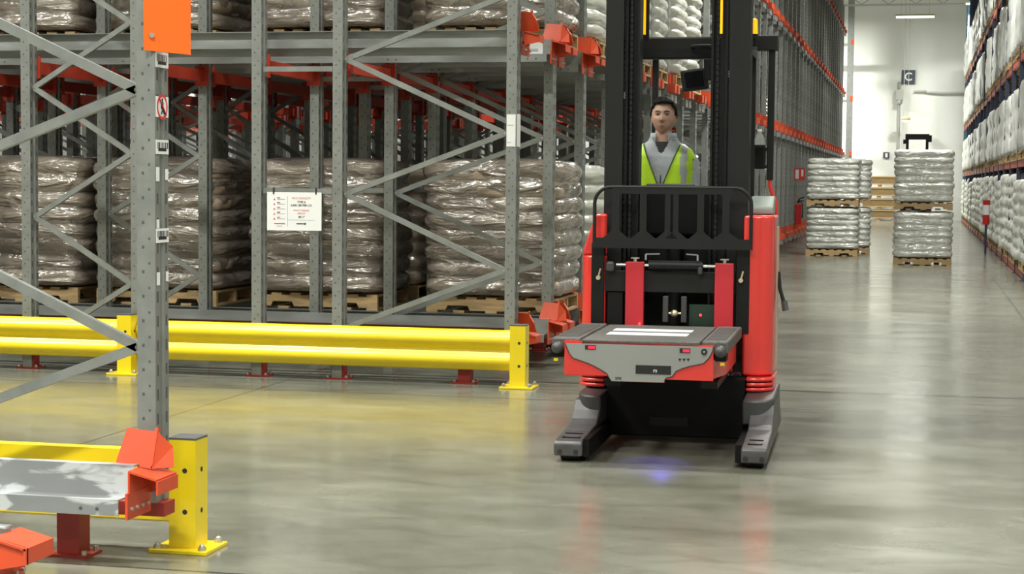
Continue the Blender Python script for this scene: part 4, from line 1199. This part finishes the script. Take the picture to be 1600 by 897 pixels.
# clothing lofts
def loft(rows, seg=48, keep=None, mi=None):
    b = MB(); v = []; f = []
    for (z, rx, ry, cy) in rows:
        for k in range(seg):
            t = 2 * PI * k / seg; c, s = math.cos(t), math.sin(t); n = 2.5
            r = (abs(c) ** n + abs(s) ** n) ** (-1 / n)
            v.append(Vector((r * c * rx, cy + r * s * ry, z)))
    for i in range(len(rows) - 1):
        for k in range(seg):
            q = (i * seg + k, i * seg + (k + 1) % seg, (i + 1) * seg + (k + 1) % seg, (i + 1) * seg + k)
            m = sum((v[j] for j in q), Vector()) / 4
            if keep is None or keep(m):
                b.mi = mi(m) if mi else 0
                b._new([v[j] for j in q], ((0, 1, 2, 3),))
    bmesh.ops.remove_doubles(b.bm, verts=b.bm.verts[:], dist=1e-5)
    return b
def rows(off, z0, z1, n=26):
    K = [(.90, .165, .125, 0), (1.10, .165, .12, 0), (1.30, .185, .13, 0), (1.42, .197, .128, 0), (1.48, .192, .118, .0), (1.525, .165, .100, .003), (1.555, .125, .088, .005), (1.58, .088, .080, .006), (1.62, .072, .074, .006)]
    out = []
    for i in range(n + 1):
        z = z0 + (z1 - z0) * i / n
        for a, b in zip(K, K[1:]):
            if a[0] <= z <= b[0] + 1e-6:
                t = (z - a[0]) / (b[0] - a[0]); t = t * t * (3 - 2 * t) if 0 else t
                out.append((z, a[1] + (b[1] - a[1]) * t + off, a[2] + (b[2] - a[2]) * t + off, a[3] + (b[3] - a[3]) * t)); break
    return out
neck_open = lambda m: not (m.y < 0 and m.z > 1.50 and abs(m.x) < .01 + .55 * (m.z - 1.50))
hd = loft(rows(.012, .92, 1.60, 110), seg=120, keep=neck_open)
for s in (-1, 1):
    hd.tube([(s * .145, .0, 1.475), (s * .182, -.003, 1.43), (s * .192, -.012, 1.33), (s * .20, -.03, 1.21), (s * .20, -.12, 1.155), (s * .175, -.20, 1.145), (s * .155, -.265, 1.145)], [.062, .062, .056, .052, .05, .045, .038], seg=16)
ho = pp(hd, 'hooded_sweatshirt', HOOD); m_ = ho.modifiers.new('s', 'SOLIDIFY'); m_.thickness = .006
# standing collar
cl = MB(); v = []; n = 34
for i in range(n + 1):
    a = -PI / 2 + .50 + (2 * PI - 1.0) * i / n
    f_ = min(1, min(i, n - i) / 7)
    for rr, zz in ((.094, 1.545 - .035 * (1 - f_)), (.090, 1.60), (.084, 1.632 + .0 * f_)):
        v.append(Vector((rr * math.cos(a), .006 + rr * 1.02 * math.sin(a), zz)))
cl._new(v, [(3 * i + j, 3 * i + 3 + j, 3 * i + 4 + j, 3 * i + 1 + j) for i in range(n) for j in range(2)])
co = pp(cl, 'collar', HOOD, parent=ho); m_ = co.modifiers.new('s', 'SOLIDIFY'); m_.thickness = .008
pp(MB().bar((0, -.146, 1.30), (0, -.118, 1.50), .006, .006), 'zip', PIPING, parent=ho)
pp(loft(rows(.004, 1.30, 1.575, 14), keep=lambda m: m.y < .02), 'tee_shirt', TEE)
half = lambda z: .018 + .40 * max(0, z - 1.30) ** 1.0
vk = lambda m: not (m.y < .0 and abs(m.x) < half(m.z)) and not (m.z < 1.46 and abs(m.x) > .203) 
vm = lambda m: 1 if (.128 < abs(m.x) < .168 and m.y < 0) else 0
ve = loft(rows(.022, 1.00, 1.562, 60), seg=120, keep=vk, mi=vm)
vo = ve.build('hi_vis_vest', [VEST, REFL], PE, smooth=179); m_ = vo.modifiers.new('s', 'SOLIDIFY'); m_.thickness = .004
RW = rows(.026, 1.00, 1.555, 60)
for s in (-1, 1):
    ptl = []
    for (z, rx, ry, cy) in RW:
        h = half(z); n = 2.5; q = min(.999, h / rx)
        ptl.append((s * h, cy - ry * (1 - q ** n) ** (1 / n), z))
    pp(MB().tube(ptl, .0045, 6), 'vest_piping', PIPING, parent=vo)
tr = MB()
tr.tube([(0, 0, .99), (0, 0, .90), (0, 0, .84)], [.155, .165, .14], seg=20)
for s in (-1, 1): tr.tube([(s * .085, 0, .90), (s * .095, -.01, .7), (s * .10, -.02, .48), (s * .105, .0, .25), (s * .106, .01, .08)], [.10, .088, .072, .062, .06], seg=16)
pp(tr, 'trousers', TROU)
for s in (-1, 1): pp(MB().ball((s * .112, -.06, .045), .05, .145, .045, seg=16, ring=10), 'boot', RUBBER)

# ------------------------------------------------------------------ camera, world, view
cam = bpy.data.cameras.new('camera'); co = bpy.data.objects.new('camera', cam); COL.objects.link(co)
cam.sensor_width = 36; cam.lens = 2794. / 1600 * 36; cam.clip_end = 300
Rr = Vector((.975, .223, .009))

fw = Vector((-.222, .973, -.060)).normalized(); rt = (Rr - fw * Rr.dot(fw)).normalized(); up = rt.cross(fw)
co.matrix_world = Matrix(((rt.x, up.x, -fw.x, 0), (rt.y, up.y, -fw.y, 0), (rt.z, up.z, -fw.z, 1.58), (0, 0, 0, 1)))
sc.camera = co
w = bpy.data.worlds.new('world'); sc.world = w; w.use_nodes = True
w.node_tree.nodes['Background'].inputs[0].default_value = (.9, .93, 1, 1); w.node_tree.nodes['Background'].inputs[1].default_value = .3
sc.view_settings.view_transform = 'Standard'; sc.view_settings.look = 'None'; sc.view_settings.gamma = 1; sc.view_settings.use_curve_mapping = False
sc.view_settings.exposure = -0.65
sc.cycles.use_denoising = True
sc.cycles.max_bounces = 7; sc.cycles.diffuse_bounces = 4; sc.cycles.glossy_bounces = 4; sc.cycles.transparent_max_bounces = 12
sc.cycles.sample_clamp_indirect = 6
